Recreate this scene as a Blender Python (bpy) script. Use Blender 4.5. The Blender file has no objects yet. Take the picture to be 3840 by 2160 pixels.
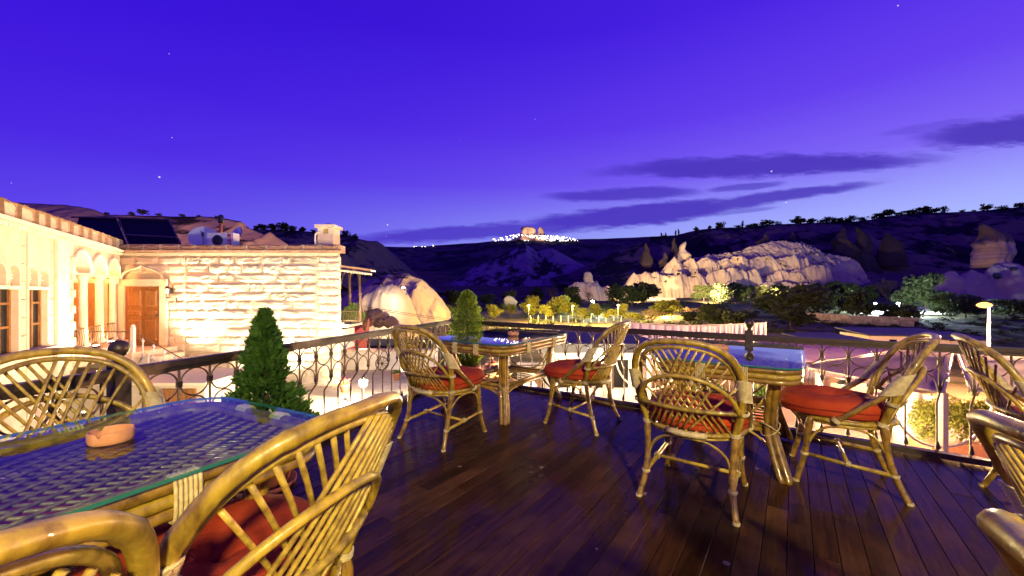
import bpy, bmesh, math, random
import numpy as np
from mathutils import Vector, Matrix

random.seed(11)
rng = np.random.default_rng(7)
S = bpy.context.scene
COL = S.collection
PI = math.pi

# ------------------------------------------------------------------ camera
CAM_H = 1.18
cd = bpy.data.cameras.new('camera')
cam = bpy.data.objects.new('camera', cd)
COL.objects.link(cam)
cam.location = (0, 0, CAM_H)
cam.rotation_euler = (math.radians(90), 0, 0)
cd.lens = 13.975
cd.sensor_width = 36
cd.shift_y = 16.5 / 2576
cd.clip_start = 0.03
cd.clip_end = 9000
S.camera = cam

def W(x, y, Y):
    """a point seen at photograph position x, y (2576 wide) that stands Y metres ahead"""
    return Vector(((x - 1288) / 1000 * Y, Y, CAM_H - (y - 741) / 1000 * Y))

def s2l(c):
    return tuple(((v / 255) / 12.92 if v <= 10 else ((v / 255 + .055) / 1.055) ** 2.4) for v in c)

# ------------------------------------------------------------------ view + world
S.view_settings.view_transform = 'Standard'
S.view_settings.look = 'None'
S.view_settings.exposure = 0.0
S.view_settings.gamma = 1.0
S.cycles.use_denoising = True
S.cycles.max_bounces = 5
S.cycles.transparent_max_bounces = 12
S.cycles.sample_clamp_indirect = 6
S.cycles.sample_clamp_direct = 0

world = bpy.data.worlds.new('World')
S.world = world
world.use_nodes = True

class NT:
    """small helper for node trees"""
    def __init__(s, tree):
        s.t = tree; s.t.nodes.clear()
    def n(s, kind, **kw):
        nd = s.t.nodes.new(kind)
        for k, v in kw.items():
            if k == 'ins':
                for a, b in v.items():
                    if hasattr(b, 'is_output') or isinstance(b, bpy.types.NodeSocket):
                        s.t.links.new(b, nd.inputs[a])
                    else:
                        nd.inputs[a].default_value = b
            else:
                setattr(nd, k, v)
        return nd
    def m(s, op, a, b=0.0, c=None, clamp=False):
        nd = s.t.nodes.new('ShaderNodeMath'); nd.operation = op; nd.use_clamp = clamp
        for i, v in enumerate((a, b, c)):
            if v is None: continue
            if isinstance(v, bpy.types.NodeSocket): s.t.links.new(v, nd.inputs[i])
            else: nd.inputs[i].default_value = v
        return nd.outputs[0]
    def mix(s, f, a, b, kind='MIX'):
        nd = s.t.nodes.new('ShaderNodeMix'); nd.data_type = 'RGBA'; nd.blend_type = kind
        for i, v in ((0, f), (6, a), (7, b)):
            if isinstance(v, bpy.types.NodeSocket): s.t.links.new(v, nd.inputs[i])
            else: nd.inputs[i].default_value = v if i == 0 else (tuple(v) + (1,))[:4]
        return nd.outputs[2]
    def ramp(s, f, stops, interp='LINEAR'):
        nd = s.t.nodes.new('ShaderNodeValToRGB'); nd.color_ramp.interpolation = interp
        s.t.links.new(f, nd.inputs[0])
        el = nd.color_ramp.elements
        while len(el) < len(stops): el.new(0.5)
        for e, (p, c) in zip(el, stops):
            e.position = p; e.color = (tuple(c) + (1,))[:4]
        return nd.outputs[0]
    def link(s, a, b): s.t.links.new(a, b)

def build_world():
    g = NT(world.node_tree)
    tc = g.n('ShaderNodeTexCoord')
    sep = g.n('ShaderNodeSeparateXYZ', ins={0: tc.outputs['Generated']})
    x, y, z = sep.outputs
    az = g.m('ARCTAN2', x, y)
    el = g.m('ARCSINE', z)
    # afterglow lies to the right, low over the ridge
    hl = g.m('SQRT', g.m('ADD', g.m('MULTIPLY', x, x), g.m('ADD', g.m('MULTIPLY', y, y), 1e-5)))
    ga = math.radians(62)
    dot = g.m('DIVIDE', g.m('ADD', g.m('MULTIPLY', x, math.sin(ga)), g.m('MULTIPLY', y, math.cos(ga))), hl)
    gl = g.m('POWER', g.m('MULTIPLY_ADD', dot, .5, .5, clamp=True), 2.1)
    e01 = g.m('DIVIDE', el, 1.2, clamp=True)
    dark = g.ramp(e01, [(0, s2l((116, 82, 246))), (.05, s2l((100, 62, 242))), (.11, s2l((84, 40, 234))), (.2, s2l((70, 26, 228))), (.42, s2l((52, 13, 216))), (.62, s2l((42, 8, 196))), (1, s2l((32, 4, 168)))])
    glow = g.ramp(e01, [(0, s2l((196, 222, 255))), (.07, s2l((184, 206, 255))), (.14, s2l((164, 172, 255))), (.22, s2l((130, 104, 248))), (.32, s2l((104, 66, 241))), (.48, s2l((76, 36, 229))), (1, s2l((34, 6, 172)))])
    sky = g.mix(gl, dark, glow)
    # long thin cloud bars near the horizon (coordinates on a sky plane standing to the north)
    ys = g.m('MAXIMUM', y, .02)
    u = g.m('DIVIDE', x, ys); v = g.m('DIVIDE', z, ys)
    nv = g.n('ShaderNodeCombineXYZ', ins={0: g.m('MULTIPLY', u, 4.2), 1: g.m('MULTIPLY', v, 22.0), 2: 0.0})
    n1 = g.n('ShaderNodeTexNoise', ins={'Vector': nv.outputs[0], 'Scale': 1.0, 'Detail': 6.0, 'Roughness': .58})
    n2 = g.n('ShaderNodeTexNoise', ins={'Vector': nv.outputs[0], 'Scale': 3.6, 'Detail': 5.0, 'Roughness': .65})
    w1 = g.m('SUBTRACT', n1.outputs[0], .5); w2 = g.m('SUBTRACT', n2.outputs[0], .5)
    total = None
    for (x1, y1, x2, y2, th, st) in ((1520, 433, 2345, 400, 27, .95), (1375, 494, 1755, 483, 16, .85), (1780, 478, 1970, 461, 9, .7), (880, 603, 1560, 562, 20, .85),
                                     (1280, 577, 1920, 506, 27, .95), (1680, 533, 2200, 461, 15, .9), (2310, 352, 2950, 288, 38, .95), (1770, 541, 1955, 521, 6, .5), (2220, 338, 2480, 300, 13, .35), (1640, 560, 1740, 550, 5, .4)):
        c0, c1 = ((x1 + x2) / 2 - 1288) / 1000, (741 - (y1 + y2) / 2) / 1000
        hu = (x2 - x1) / 2000; sl = (y1 - y2) / (x2 - x1); hv = th / 1000
        du = g.m('SUBTRACT', u, c0)
        dv = g.m('SUBTRACT', g.m('SUBTRACT', v, c1), g.m('MULTIPLY', du, sl))
        dv = g.m('ADD', dv, g.m('ADD', g.m('MULTIPLY', w1, hv * 1.5), g.m('MULTIPLY', w2, hv * 1.1)))
        p = g.m('DIVIDE', g.m('ADD', du, g.m('MULTIPLY', w1, hu * .35)), hu); q = g.m('DIVIDE', dv, hv)
        d = g.m('ADD', g.m('POWER', g.m('ABSOLUTE', p), 2.2), g.m('MULTIPLY', q, q))
        mk_ = g.n('ShaderNodeMapRange', interpolation_type='SMOOTHSTEP', ins={0: d, 1: 1.55, 2: .35, 3: 0.0, 4: st}).outputs[0]
        total = mk_ if total is None else g.m('MAXIMUM', total, mk_)
    total = g.m('MULTIPLY', total, g.m('GREATER_THAN', y, .03))
    ccol = g.mix(gl, s2l((66, 36, 198)), s2l((78, 58, 188)))
    sky = g.mix(total, sky, ccol)
    # stars
    vo = g.n('ShaderNodeTexVoronoi', feature='F1', ins={'Vector': tc.outputs['Generated'], 'Scale': 34.0})
    sp = g.n('ShaderNodeSeparateColor', ins={0: vo.outputs['Color']})
    size = g.m('MULTIPLY', g.m('POWER', sp.outputs[0], 5.0), .062)
    on = g.m('LESS_THAN', vo.outputs['Distance'], size)
    on = g.m('MULTIPLY', on, g.m('GREATER_THAN', el, .06))
    sky = g.mix(g.m('MULTIPLY', on, .75), sky, (.9, .85, 1.0))
    bg = g.n('ShaderNodeBackground', ins={0: sky, 1: 1.0})
    out = g.n('ShaderNodeOutputWorld', ins={0: bg.outputs[0]})
build_world()

# ------------------------------------------------------------------ materials
MATS = {}
def pm(name, c1, c2=None, scale=8.0, rough=.6, bump=0.0, metal=0.0, coat=0.0, stretch=(1, 1, 1), var=0.0, spec=.5, bscale=None, sharp=(.35, .65), trans=0.0):
    """principled material with noise colour, fine relief and per-object variation"""
    m = bpy.data.materials.new(name); m.use_nodes = True
    g = NT(m.node_tree)
    tc = g.n('ShaderNodeTexCoord')
    mp = g.n('ShaderNodeMapping', ins={0: tc.outputs['Object'], 3: stretch})
    nz = g.n('ShaderNodeTexNoise', ins={'Vector': mp.outputs[0], 'Scale': scale, 'Detail': 6.0, 'Roughness': .6})
    c2 = c2 or tuple(v * .7 for v in c1)
    f = g.n('ShaderNodeMapRange', ins={0: nz.outputs[0], 1: sharp[0], 2: sharp[1]}).outputs[0]
    col = g.mix(f, c1, c2)
    if var:
        oi = g.n('ShaderNodeObjectInfo')
        k = g.m('MULTIPLY_ADD', oi.outputs['Random'], var * 2, 1 - var)
        hs = g.n('ShaderNodeHueSaturation', ins={'Value': k, 'Color': col})
        col = hs.outputs[0]
    b = g.n('ShaderNodeBsdfPrincipled', ins={'Base Color': col, 'Metallic': metal, 'Coat Weight': coat, 'Specular IOR Level': spec})
    rr = g.m('MULTIPLY_ADD', nz.outputs[0], .3, rough - .15, clamp=True)
    g.link(rr, b.inputs['Roughness'])
    if bump:
        nb = g.n('ShaderNodeTexNoise', ins={'Vector': mp.outputs[0], 'Scale': bscale or scale * 3, 'Detail': 5.0, 'Roughness': .65})
        bp = g.n('ShaderNodeBump', ins={'Strength': min(1.0, bump), 'Distance': .02 * bump, 'Height': nb.outputs[0]})
        g.link(bp.outputs[0], b.inputs['Normal'])
    sh = b.outputs[0]
    if trans:
        tr = g.n('ShaderNodeBsdfTranslucent', ins={0: col})
        sh = g.n('ShaderNodeMixShader', ins={0: trans, 1: sh, 2: tr.outputs[0]}).outputs[0]
    g.n('ShaderNodeOutputMaterial', ins={0: sh})
    MATS[name] = m
    return m

def emis(name, col, st):
    m = bpy.data.materials.new(name); m.use_nodes = True
    g = NT(m.node_tree)
    tc = g.n('ShaderNodeTexCoord')
    nz = g.n('ShaderNodeTexNoise', ins={'Vector': tc.outputs['Object'], 'Scale': 3.0})
    k = g.m('MULTIPLY_ADD', nz.outputs[0], st * .3, st * .85)
    e = g.n('ShaderNodeEmission', ins={0: tuple(col) + (1,), 1: k})
    g.n('ShaderNodeOutputMaterial', ins={0: e.outputs[0]})
    MATS[name] = m
    return m

pm('cane', (.42, .29, .028), (.09, .044, .008), scale=24, rough=.36, bump=.28, bscale=95, stretch=(1, 1, .35), var=.18, coat=.35, sharp=(.42, .72))
pm('cane_thin', (.52, .37, .055), (.22, .135, .020), scale=34, rough=.38, bump=.22, bscale=120, var=.16, coat=.25)
pm('cane_dark', (.32, .19, .022), (.07, .034, .007), scale=22, rough=.32, bump=.28, bscale=95, var=.2, coat=.4, sharp=(.4, .7))
pm('binding', (.62, .53, .27), (.42, .33, .13), scale=40, rough=.5, bump=.3, var=.1)
pm('cushion', (.46, .060, .016), (.32, .032, .010), scale=7, rough=.92, bump=.35, var=.08, spec=.2, bscale=180)
pm('piping', (.24, .024, .010), (.18, .016, .007), scale=60, rough=.9, spec=.2)
pm('iron', (.060, .040, .028), (.035, .024, .018), scale=30, rough=.42, bump=.2, metal=.35, var=.1)
pm('iron_tan', (.17, .105, .06), (.10, .058, .032), scale=30, rough=.45, bump=.2, metal=.25, var=.12)
pm('terracotta', (.50, .19, .075), (.40, .14, .055), scale=14, rough=.7, bump=.2, var=.06)
pm('ash', (.62, .29, .12), (.52, .23, .09), scale=22, rough=.62, bump=.15)
pm('soil', (.05, .03, .02), (.03, .02, .012), scale=30, rough=.95, bump=.6)
pm('stone', (.62, .54, .40), (.45, .37, .26), scale=2.6, rough=.85, bump=.9, var=.14, spec=.25, bscale=11)
pm('stone_smooth', (.66, .50, .36), (.58, .43, .29), scale=3, rough=.8, bump=.3, var=.08, spec=.25)
pm('stone_pale', (.74, .63, .46), (.66, .54, .37), scale=4, rough=.8, bump=.35, var=.06, spec=.25)
pm('coping', (.42, .26, .16), (.28, .16, .10), scale=4, rough=.85, bump=.5, var=.16, spec=.2)
pm('mortar', (.58, .49, .34), (.47, .38, .25), scale=10, rough=.95, bump=.4, spec=.1)
pm('plaster', (.62, .54, .40), (.52, .44, .31), scale=1.6, rough=.9, bump=.25, spec=.2)
pm('plaster_white', (.74, .68, .58), (.62, .56, .46), scale=1.2, rough=.9, bump=.25, spec=.2)
pm('paving', (.55, .48, .34), (.44, .37, .25), scale=1.8, rough=.8, bump=.3, var=.1, spec=.3)
pm('paving_pink', (.55, .40, .28), (.44, .31, .21), scale=2.2, rough=.75, bump=.3, var=.1, spec=.3)
pm('door_wood', (.30, .125, .030), (.17, .065, .016), scale=9, rough=.5, bump=.4, stretch=(3, 3, .35), var=.1)
pm('red_wall', (.42, .050, .040), (.30, .035, .030), scale=6, rough=.85, bump=.5)
pm('white_metal', (.62, .62, .64), (.54, .54, .56), scale=6, rough=.4, spec=.5)
pm('black', (.012, .012, .014), (.02, .02, .022), scale=6, rough=.35, spec=.5)
pm('panel_glass', (.006, .006, .008), (.010, .009, .011), scale=6, rough=.45, spec=.12)
pm('brown_metal', (.10, .065, .045), (.07, .045, .03), scale=6, rough=.4, metal=.3)
pm('label_red', (.36, .008, .012), (.30, .006, .010), scale=6, rough=.5)
pm('label_white', (.75, .72, .72), (.7, .68, .68), scale=6, rough=.5)
pm('awning', (.74, .52, .54), (.62, .43, .46), scale=1.4, rough=.85, bump=.35, var=.06, spec=.15, trans=.45)
pm('awning_dark', (.40, .26, .30), (.31, .20, .24), scale=1.4, rough=.85, bump=.35, spec=.15, trans=.4)
pm('cloth_white', (.72, .63, .66), (.60, .52, .56), scale=2.2, rough=.9, bump=.5, var=.12, spec=.15, trans=.25)
pm('roof_dark', (.045, .045, .055), (.03, .03, .038), scale=2, rough=.6)
pm('bench_wood', (.42, .13, .04), (.28, .08, .025), scale=7, rough=.55, var=.12, stretch=(.5, 3, 3))
pm('bark', (.075, .05, .035), (.04, .026, .018), scale=18, rough=.9, bump=.8, stretch=(1, 1, .3))
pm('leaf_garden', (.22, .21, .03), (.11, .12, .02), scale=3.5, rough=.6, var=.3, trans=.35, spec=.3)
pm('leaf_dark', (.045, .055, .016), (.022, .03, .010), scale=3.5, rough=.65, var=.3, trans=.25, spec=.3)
pm('leaf_scrub', (.035, .035, .016), (.02, .021, .010), scale=3.5, rough=.8, var=.25, spec=.1)
pm('leaf_bare', (.20, .12, .06), (.13, .08, .04), scale=6, rough=.8, var=.2)
pm('leaf_fresh', (.16, .24, .045), (.09, .15, .028), scale=5, rough=.5, var=.2, trans=.35)
pm('conifer', (.080, .185, .024), (.032, .095, .013), scale=9, rough=.55, trans=.22, spec=.3)
pm('conifer_gold', (.23, .31, .028), (.12, .20, .02), scale=7, rough=.55, trans=.3, spec=.3)
pm('flower', (.5, .05, .06), (.4, .03, .05), scale=12, rough=.6, var=.2)
pm('lamp_iron', (.045, .04, .035), (.03, .026, .022), scale=20, rough=.5, metal=.4)
pm('pole_metal', (.50, .36, .30), (.40, .28, .23), scale=12, rough=.4, metal=.2)
pm('rubble', (.24, .17, .15), (.15, .105, .095), scale=3, rough=.9, bump=.7, var=.2)
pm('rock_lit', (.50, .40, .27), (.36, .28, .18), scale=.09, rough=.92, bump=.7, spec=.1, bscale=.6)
emis('bulb_warm', (1.0, .72, .36), 60)
emis('bulb_white', (1.0, .93, .82), 60)
emis('bulb_cool', (.82, .95, 1.0), 80)
emis('bulb_orange', (1.0, .46, .13), 3.2)
emis('highlight_yellow', (1.0, .66, .16), 6)
emis('lit_window', (1.0, .78, .45), 5)
emis('village_light', (1.0, .88, .74), 8)

def wood_deck():
    m = bpy.data.materials.new('deck_wood'); m.use_nodes = True
    g = NT(m.node_tree)
    tc = g.n('ShaderNodeTexCoord')
    oi = g.n('ShaderNodeObjectInfo')
    off = g.n('ShaderNodeCombineXYZ', ins={0: g.m('MULTIPLY', oi.outputs['Random'], 37.0), 1: g.m('MULTIPLY', oi.outputs['Random'], 91.0), 2: 0.0})
    va = g.n('ShaderNodeVectorMath', operation='ADD', ins={0: tc.outputs['Object'], 1: off.outputs[0]})
    mp = g.n('ShaderNodeMapping', ins={0: va.outputs[0], 3: (26, 1.6, 8)})
    grain = g.n('ShaderNodeTexNoise', ins={'Vector': mp.outputs[0], 'Scale': 1.6, 'Detail': 8.0, 'Roughness': .65, 'Distortion': .6})
    mp2 = g.n('ShaderNodeMapping', ins={0: tc.outputs['Object'], 3: (1, 1, 1)})
    wear = g.n('ShaderNodeTexNoise', ins={'Vector': va.outputs[0], 'Scale': 2.1, 'Detail': 6.0, 'Roughness': .62})
    f = g.n('ShaderNodeMapRange', ins={0: grain.outputs[0], 1: .3, 2: .72}).outputs[0]
    col = g.mix(f, (.015, .0056, .0017), (.068, .026, .0072))
    wf = g.n('ShaderNodeMapRange', ins={0: wear.outputs[0], 1: .52, 2: .75, 3: 0.0, 4: .62}).outputs[0]
    col = g.mix(wf, col, (.14, .062, .022))
    hs = g.n('ShaderNodeHueSaturation', ins={'Value': g.m('MULTIPLY_ADD', oi.outputs['Random'], .8, .62), 'Color': col})
    # pale scuff specks
    vo = g.n('ShaderNodeTexVoronoi', ins={'Vector': va.outputs[0], 'Scale': 7.0})
    spk = g.n('ShaderNodeSeparateColor', ins={0: vo.outputs['Color']})
    sf = g.m('MULTIPLY', g.m('LESS_THAN', vo.outputs['Distance'], g.m('MULTIPLY', g.m('POWER', spk.outputs[0], 9.0), .14)), .55)
    col = g.mix(sf, hs.outputs[0], (.42, .30, .2))
    b = g.n('ShaderNodeBsdfPrincipled', ins={'Base Color': col, 'Specular IOR Level': .05, 'Coat Weight': .26, 'Coat Roughness': .10, 'Coat IOR': 1.42})
    rr = g.n('ShaderNodeMapRange', ins={0: wear.outputs[0], 1: .3, 2: .75, 3: .15, 4: .42}).outputs[0]
    g.link(g.m('MULTIPLY_ADD', grain.outputs[0], .12, rr), b.inputs['Roughness'])
    bp = g.n('ShaderNodeBump', ins={'Strength': .45, 'Distance': .004, 'Height': grain.outputs[0]})
    g.link(bp.outputs[0], b.inputs['Normal'])
    g.n('ShaderNodeOutputMaterial', ins={0: b.outputs[0]})
    MATS['deck_wood'] = m
wood_deck()

def glass_mat():
    for nm, tint in (('table_glass', (.80, .90, .86)), ('glass_edge', (.02, .17, .14))):
        m = bpy.data.materials.new(nm); m.use_nodes = True
        g = NT(m.node_tree)
        tc = g.n('ShaderNodeTexCoord')
        nz = g.n('ShaderNodeTexNoise', ins={'Vector': tc.outputs['Object'], 'Scale': 5.0, 'Detail': 3.0})
        rough = g.m('MULTIPLY', nz.outputs[0], .03)
        if nm == 'table_glass':
            fr = g.n('ShaderNodeFresnel', ins={0: 1.6})
            ge = g.n('ShaderNodeNewGeometry')
            f2 = g.m('MULTIPLY', g.m('MULTIPLY', g.m('POWER', fr.outputs[0], 2.1), 3.3, clamp=True), g.m('SUBTRACT', 1.0, ge.outputs['Backfacing']))
            tr = g.n('ShaderNodeBsdfTransparent', ins={0: tuple(tint) + (1,)})
            gl = g.n('ShaderNodeBsdfGlossy', ins={0: (.95, .95, 1, 1), 1: rough})
            mx = g.n('ShaderNodeMixShader', ins={0: f2, 1: tr.outputs[0], 2: gl.outputs[0]})
            g.n('ShaderNodeOutputMaterial', ins={0: mx.outputs[0]})
        else:
            b = g.n('ShaderNodeBsdfPrincipled', ins={'Base Color': tuple(tint) + (1,), 'Roughness': .12, 'Alpha': .85})
            g.n('ShaderNodeOutputMaterial', ins={0: b.outputs[0]})
        MATS[nm] = m
glass_mat()

def terrain_mat(name, pale, pale2, scrub, scrub2, cov, sc, slope=.0, bump=.8, streak=(1, 1, 1)):
    """eroded tuff with dark scrub on the flatter ground and in patches"""
    m = bpy.data.materials.new(name); m.use_nodes = True
    g = NT(m.node_tree)
    tc = g.n('ShaderNodeTexCoord')
    mp = g.n('ShaderNodeMapping', ins={0: tc.outputs['Object'], 3: streak})
    n1 = g.n('ShaderNodeTexNoise', ins={'Vector': mp.outputs[0], 'Scale': sc, 'Detail': 8.0, 'Roughness': .62})
    n2 = g.n('ShaderNodeTexNoise', ins={'Vector': mp.outputs[0], 'Scale': sc * 5.3, 'Detail': 7.0, 'Roughness': .68})
    ge = g.n('ShaderNodeNewGeometry')
    nz = g.n('ShaderNodeSeparateXYZ', ins={0: ge.outputs['Normal']}).outputs[2]
    k = g.m('ADD', g.m('MULTIPLY_ADD', n1.outputs[0], 1.5, -.75), g.m('MULTIPLY_ADD', n2.outputs[0], .9, -.45))
    k = g.m('ADD', k, g.m('MULTIPLY', g.m('SUBTRACT', nz, .80), slope))
    f = g.n('ShaderNodeMapRange', ins={0: k, 1: .02 - cov, 2: .16 - cov}).outputs[0]
    rock = g.mix(n2.outputs[0], pale, pale2)
    ve = g.mix(n2.outputs[0], scrub, scrub2)
    col = g.mix(f, rock, ve)
    b = g.n('ShaderNodeBsdfPrincipled', ins={'Base Color': col, 'Roughness': .95, 'Specular IOR Level': .1})
    bp = g.n('ShaderNodeBump', ins={'Strength': bump, 'Distance': .35 / sc * .06, 'Height': n2.outputs[0]})
    g.link(bp.outputs[0], b.inputs['Normal'])
    g.n('ShaderNodeOutputMaterial', ins={0: b.outputs[0]})
    MATS[name] = m

terrain_mat('valley', (.17, .13, .075), (.11, .085, .05), (.07, .065, .02), (.035, .036, .014), .06, .06, slope=.0)
terrain_mat('far_hill', (.15, .11, .10), (.085, .065, .06), (.028, .026, .024), (.018, .018, .018), -.02, .008, slope=.9, streak=(1, 1, .45))
terrain_mat('ridge', (.20, .14, .11), (.11, .08, .062), (.022, .02, .016), (.012, .012, .011), .0, .024, slope=1.0, streak=(1, .6, .5))
terrain_mat('near_hill', (.19, .14, .115), (.11, .085, .07), (.03, .028, .024), (.018, .018, .016), .0, .045, slope=.9, streak=(1, .7, .6))
terrain_mat('stripe_hill', (.40, .32, .29), (.26, .21, .19), (.035, .032, .024), (.022, .02, .018), -.02, .02, slope=.7, streak=(1, .6, .45))
terrain_mat('cliff', (.44, .27, .18), (.30, .18, .12), (.05, .035, .02), (.03, .022, .014), -.05, .05, slope=1.4, streak=(.6, .6, 1.5))
terrain_mat('outcrop', (.56, .44, .29), (.42, .32, .20), (.07, .055, .028), (.045, .038, .02), .0, .05, slope=.9, streak=(1, 1, 1.2))
terrain_mat('mound', (.54, .42, .29), (.40, .30, .20), (.085, .065, .04), (.05, .04, .026), -.09, .12, slope=.4, streak=(.55, 1, 1.6))

# ------------------------------------------------------------------ mesh helpers
class MB:
    def __init__(s): s.v = []; s.f = []; s.mi = []; s.cur = 0
    def add(s, vs, fs):
        o = len(s.v); s.v += [tuple(p) for p in vs]
        for f in fs: s.f.append(tuple(i + o for i in f)); s.mi.append(s.cur)
        return s
    def box(s, lo, hi, R=None, loc=None):
        (a, b, c), (d, e, f) = lo, hi
        vs = [Vector(p) for p in ((a, b, c), (d, b, c), (d, e, c), (a, e, c), (a, b, f), (d, b, f), (d, e, f), (a, e, f))]
        if R is not None: vs = [R @ p for p in vs]
        if loc is not None: vs = [p + Vector(loc) for p in vs]
        return s.add(vs, [(3, 2, 1, 0), (4, 5, 6, 7), (0, 1, 5, 4), (1, 2, 6, 5), (2, 3, 7, 6), (3, 0, 4, 7)])
    def tube(s, pts, r, n=8, closed=False, cap=True, flat=None):
        pts = [Vector(p) for p in pts]; N = len(pts)
        rs = r if isinstance(r, (list, tuple)) else [r] * N
        T = []
        for i in range(N):
            a = pts[(i - 1) % N] if (closed or i > 0) else pts[i]
            b = pts[(i + 1) % N] if (closed or i < N - 1) else pts[i]
            d = b - a
            T.append(d.normalized() if d.length > 1e-9 else Vector((0, 0, 1)))
        up = Vector((0, 0, 1)) if abs(T[0].z) < .9 else Vector((1, 0, 0))
        nrm = (up - T[0] * up.dot(T[0])).normalized()
        vs = []
        for i in range(N):
            nrm = nrm - T[i] * nrm.dot(T[i])
            nrm = nrm.normalized() if nrm.length > 1e-6 else T[i].orthogonal().normalized()
            bn = T[i].cross(nrm)
            for k in range(n):
                a = 2 * PI * k / n
                vs.append(pts[i] + (nrm * math.cos(a) + bn * math.sin(a)) * rs[i])
        fs = []
        M = N if closed else N - 1
        for i in range(M):
            j = (i + 1) % N
            for k in range(n):
                l = (k + 1) % n
                fs.append((i * n + k, i * n + l, j * n + l, j * n + k))
        if cap and not closed:
            fs.append(tuple(range(n - 1, -1, -1))); fs.append(tuple((N - 1) * n + k for k in range(n)))
        return s.add(vs, fs)
    def lathe(s, prof, n=24, loc=(0, 0, 0), cap=True):
        vs = []; L = Vector(loc)
        for (r, z) in prof:
            for k in range(n):
                a = 2 * PI * k / n
                vs.append(L + Vector((r * math.cos(a), r * math.sin(a), z)))
        fs = []
        for i in range(len(prof) - 1):
            for k in range(n):
                l = (k + 1) % n
                fs.append((i * n + k, i * n + l, (i + 1) * n + l, (i + 1) * n + k))
        if cap:
            fs.append(tuple(range(n - 1, -1, -1))); fs.append(tuple((len(prof) - 1) * n + k for k in range(n)))
        return s.add(vs, fs)
    def prism(s, poly, fr, w0, w1):
        """outline in (u, z) of a frame, from depth w0 to w1"""
        n = len(poly)
        vs = [fr(u, w0, z) for u, z in poly] + [fr(u, w1, z) for u, z in poly]
        fs = [tuple(range(n - 1, -1, -1)), tuple(range(n, 2 * n))]
        for i in range(n):
            j = (i + 1) % n
            fs.append((i, j, n + j, n + i))
        return s.add(vs, fs)
    def mesh(s, name, mats, smooth=False):
        me = bpy.data.meshes.new(name)
        me.from_pydata([tuple(p) for p in s.v], [], s.f)
        for m in (mats if isinstance(mats, (list, tuple)) else [mats]):
            me.materials.append(MATS[m] if isinstance(m, str) else m)
        if isinstance(mats, (list, tuple)) and len(mats) > 1:
            me.polygons.foreach_set('material_index', s.mi)
        if smooth: me.polygons.foreach_set('use_smooth', [True] * len(me.polygons))
        me.update()
        return me
    def build(s, name, mats, parent=None, smooth=False, loc=None):
        return mk(name, s.mesh(name, mats, smooth), parent, loc)

def mk(name, me, parent=None, loc=None):
    o = bpy.data.objects.new(name, me); COL.objects.link(o)
    if parent is not None: o.parent = parent
    if loc is not None: o.location = loc
    return o

def tag(o, label, cat=None, group=None, kind=None):
    o['label'] = label
    if cat: o['category'] = cat
    if group: o['group'] = group
    if kind: o['kind'] = kind
    return o

def empty(name, loc=(0, 0, 0), rz=0.0):
    o = bpy.data.objects.new(name, None); COL.objects.link(o)
    o.location = loc; o.rotation_euler = (0, 0, rz); o.empty_display_size = .1
    return o

def copy_tree(o, parent=None):
    c = o.copy(); COL.objects.link(c); c.parent = parent
    for ch in list(o.children): copy_tree(ch, c)
    return c

def smooth_path(pts, k=6, closed=False):
    P = [Vector(p) for p in pts]; N = len(P); out = []
    M = N if closed else N - 1
    for i in range(M):
        p0 = P[(i - 1) % N] if (closed or i > 0) else P[i]
        p1 = P[i]; p2 = P[(i + 1) % N]
        p3 = P[(i + 2) % N] if (closed or i + 2 < N) else p2
        for j in range(k):
            t = j / k
            out.append(.5 * ((2 * p1) + (p2 - p0) * t + (2 * p0 - 5 * p1 + 4 * p2 - p3) * t * t + (3 * p1 - p0 - 3 * p2 + p3) * t ** 3))
    if not closed: out.append(P[-1])
    return out

ORD = ['first', 'second', 'third', 'fourth', 'fifth', 'sixth', 'seventh', 'eighth', 'ninth', 'tenth', 'eleventh', 'twelfth', 'thirteenth', 'fourteenth', 'fifteenth', 'sixteenth', 'seventeenth', 'eighteenth', 'nineteenth', 'twentieth', 'twenty-first', 'twenty-second', 'twenty-third', 'twenty-fourth', 'twenty-fifth', 'twenty-sixth', 'twenty-seventh', 'twenty-eighth', 'twenty-ninth', 'thirtieth', 'thirty-first', 'thirty-second', 'thirty-third', 'thirty-fourth', 'thirty-fifth', 'thirty-sixth', 'thirty-seventh', 'thirty-eighth', 'thirty-ninth', 'fortieth']

def light(name, kind, loc, power, col, parent=None, size=.1, aim=None, spot=70, blend=.6):
    ld = bpy.data.lights.new(name, kind)
    ld.energy = power; ld.color = col
    if kind in ('POINT', 'SPOT'): ld.shadow_soft_size = size
    if kind == 'SPOT':
        ld.spot_size = math.radians(spot); ld.spot_blend = blend
    o = bpy.data.objects.new(name, ld); COL.objects.link(o)
    o.location = loc
    if aim is not None:
        o.rotation_euler = (Vector(aim) - Vector(loc)).to_track_quat('-Z', 'Y').to_euler()
    o['kind'] = 'helper'
    return o

# numpy noise -------------------------------------------------------
def vnoise(x, y, seed=0):
    xi = np.floor(x).astype(np.int64); yi = np.floor(y).astype(np.int64)
    xf = x - xi; yf = y - yi
    u = xf * xf * (3 - 2 * xf); v = yf * yf * (3 - 2 * yf)
    def h(a, b):
        n = (a * 374761393 + b * 668265263 + seed * 974634777) & 0x7fffffff
        n = ((n ^ (n >> 13)) * 1274126177) & 0x7fffffff
        return ((n ^ (n >> 16)) & 0xffff) / 65535.0
    return (h(xi, yi) * (1 - u) + h(xi + 1, yi) * u) * (1 - v) + (h(xi, yi + 1) * (1 - u) + h(xi + 1, yi + 1) * u) * v
def fbm(x, y, oct=5, seed=0, ridged=False):
    t = np.zeros_like(x); a = .5; s = 0
    for i in range(oct):
        n = vnoise(x * 2 ** i + 17 * i, y * 2 ** i - 9 * i, seed + i)
        if ridged: n = 1 - np.abs(2 * n - 1)
        t += a * n; s += a; a *= .5
    return t / s

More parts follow.
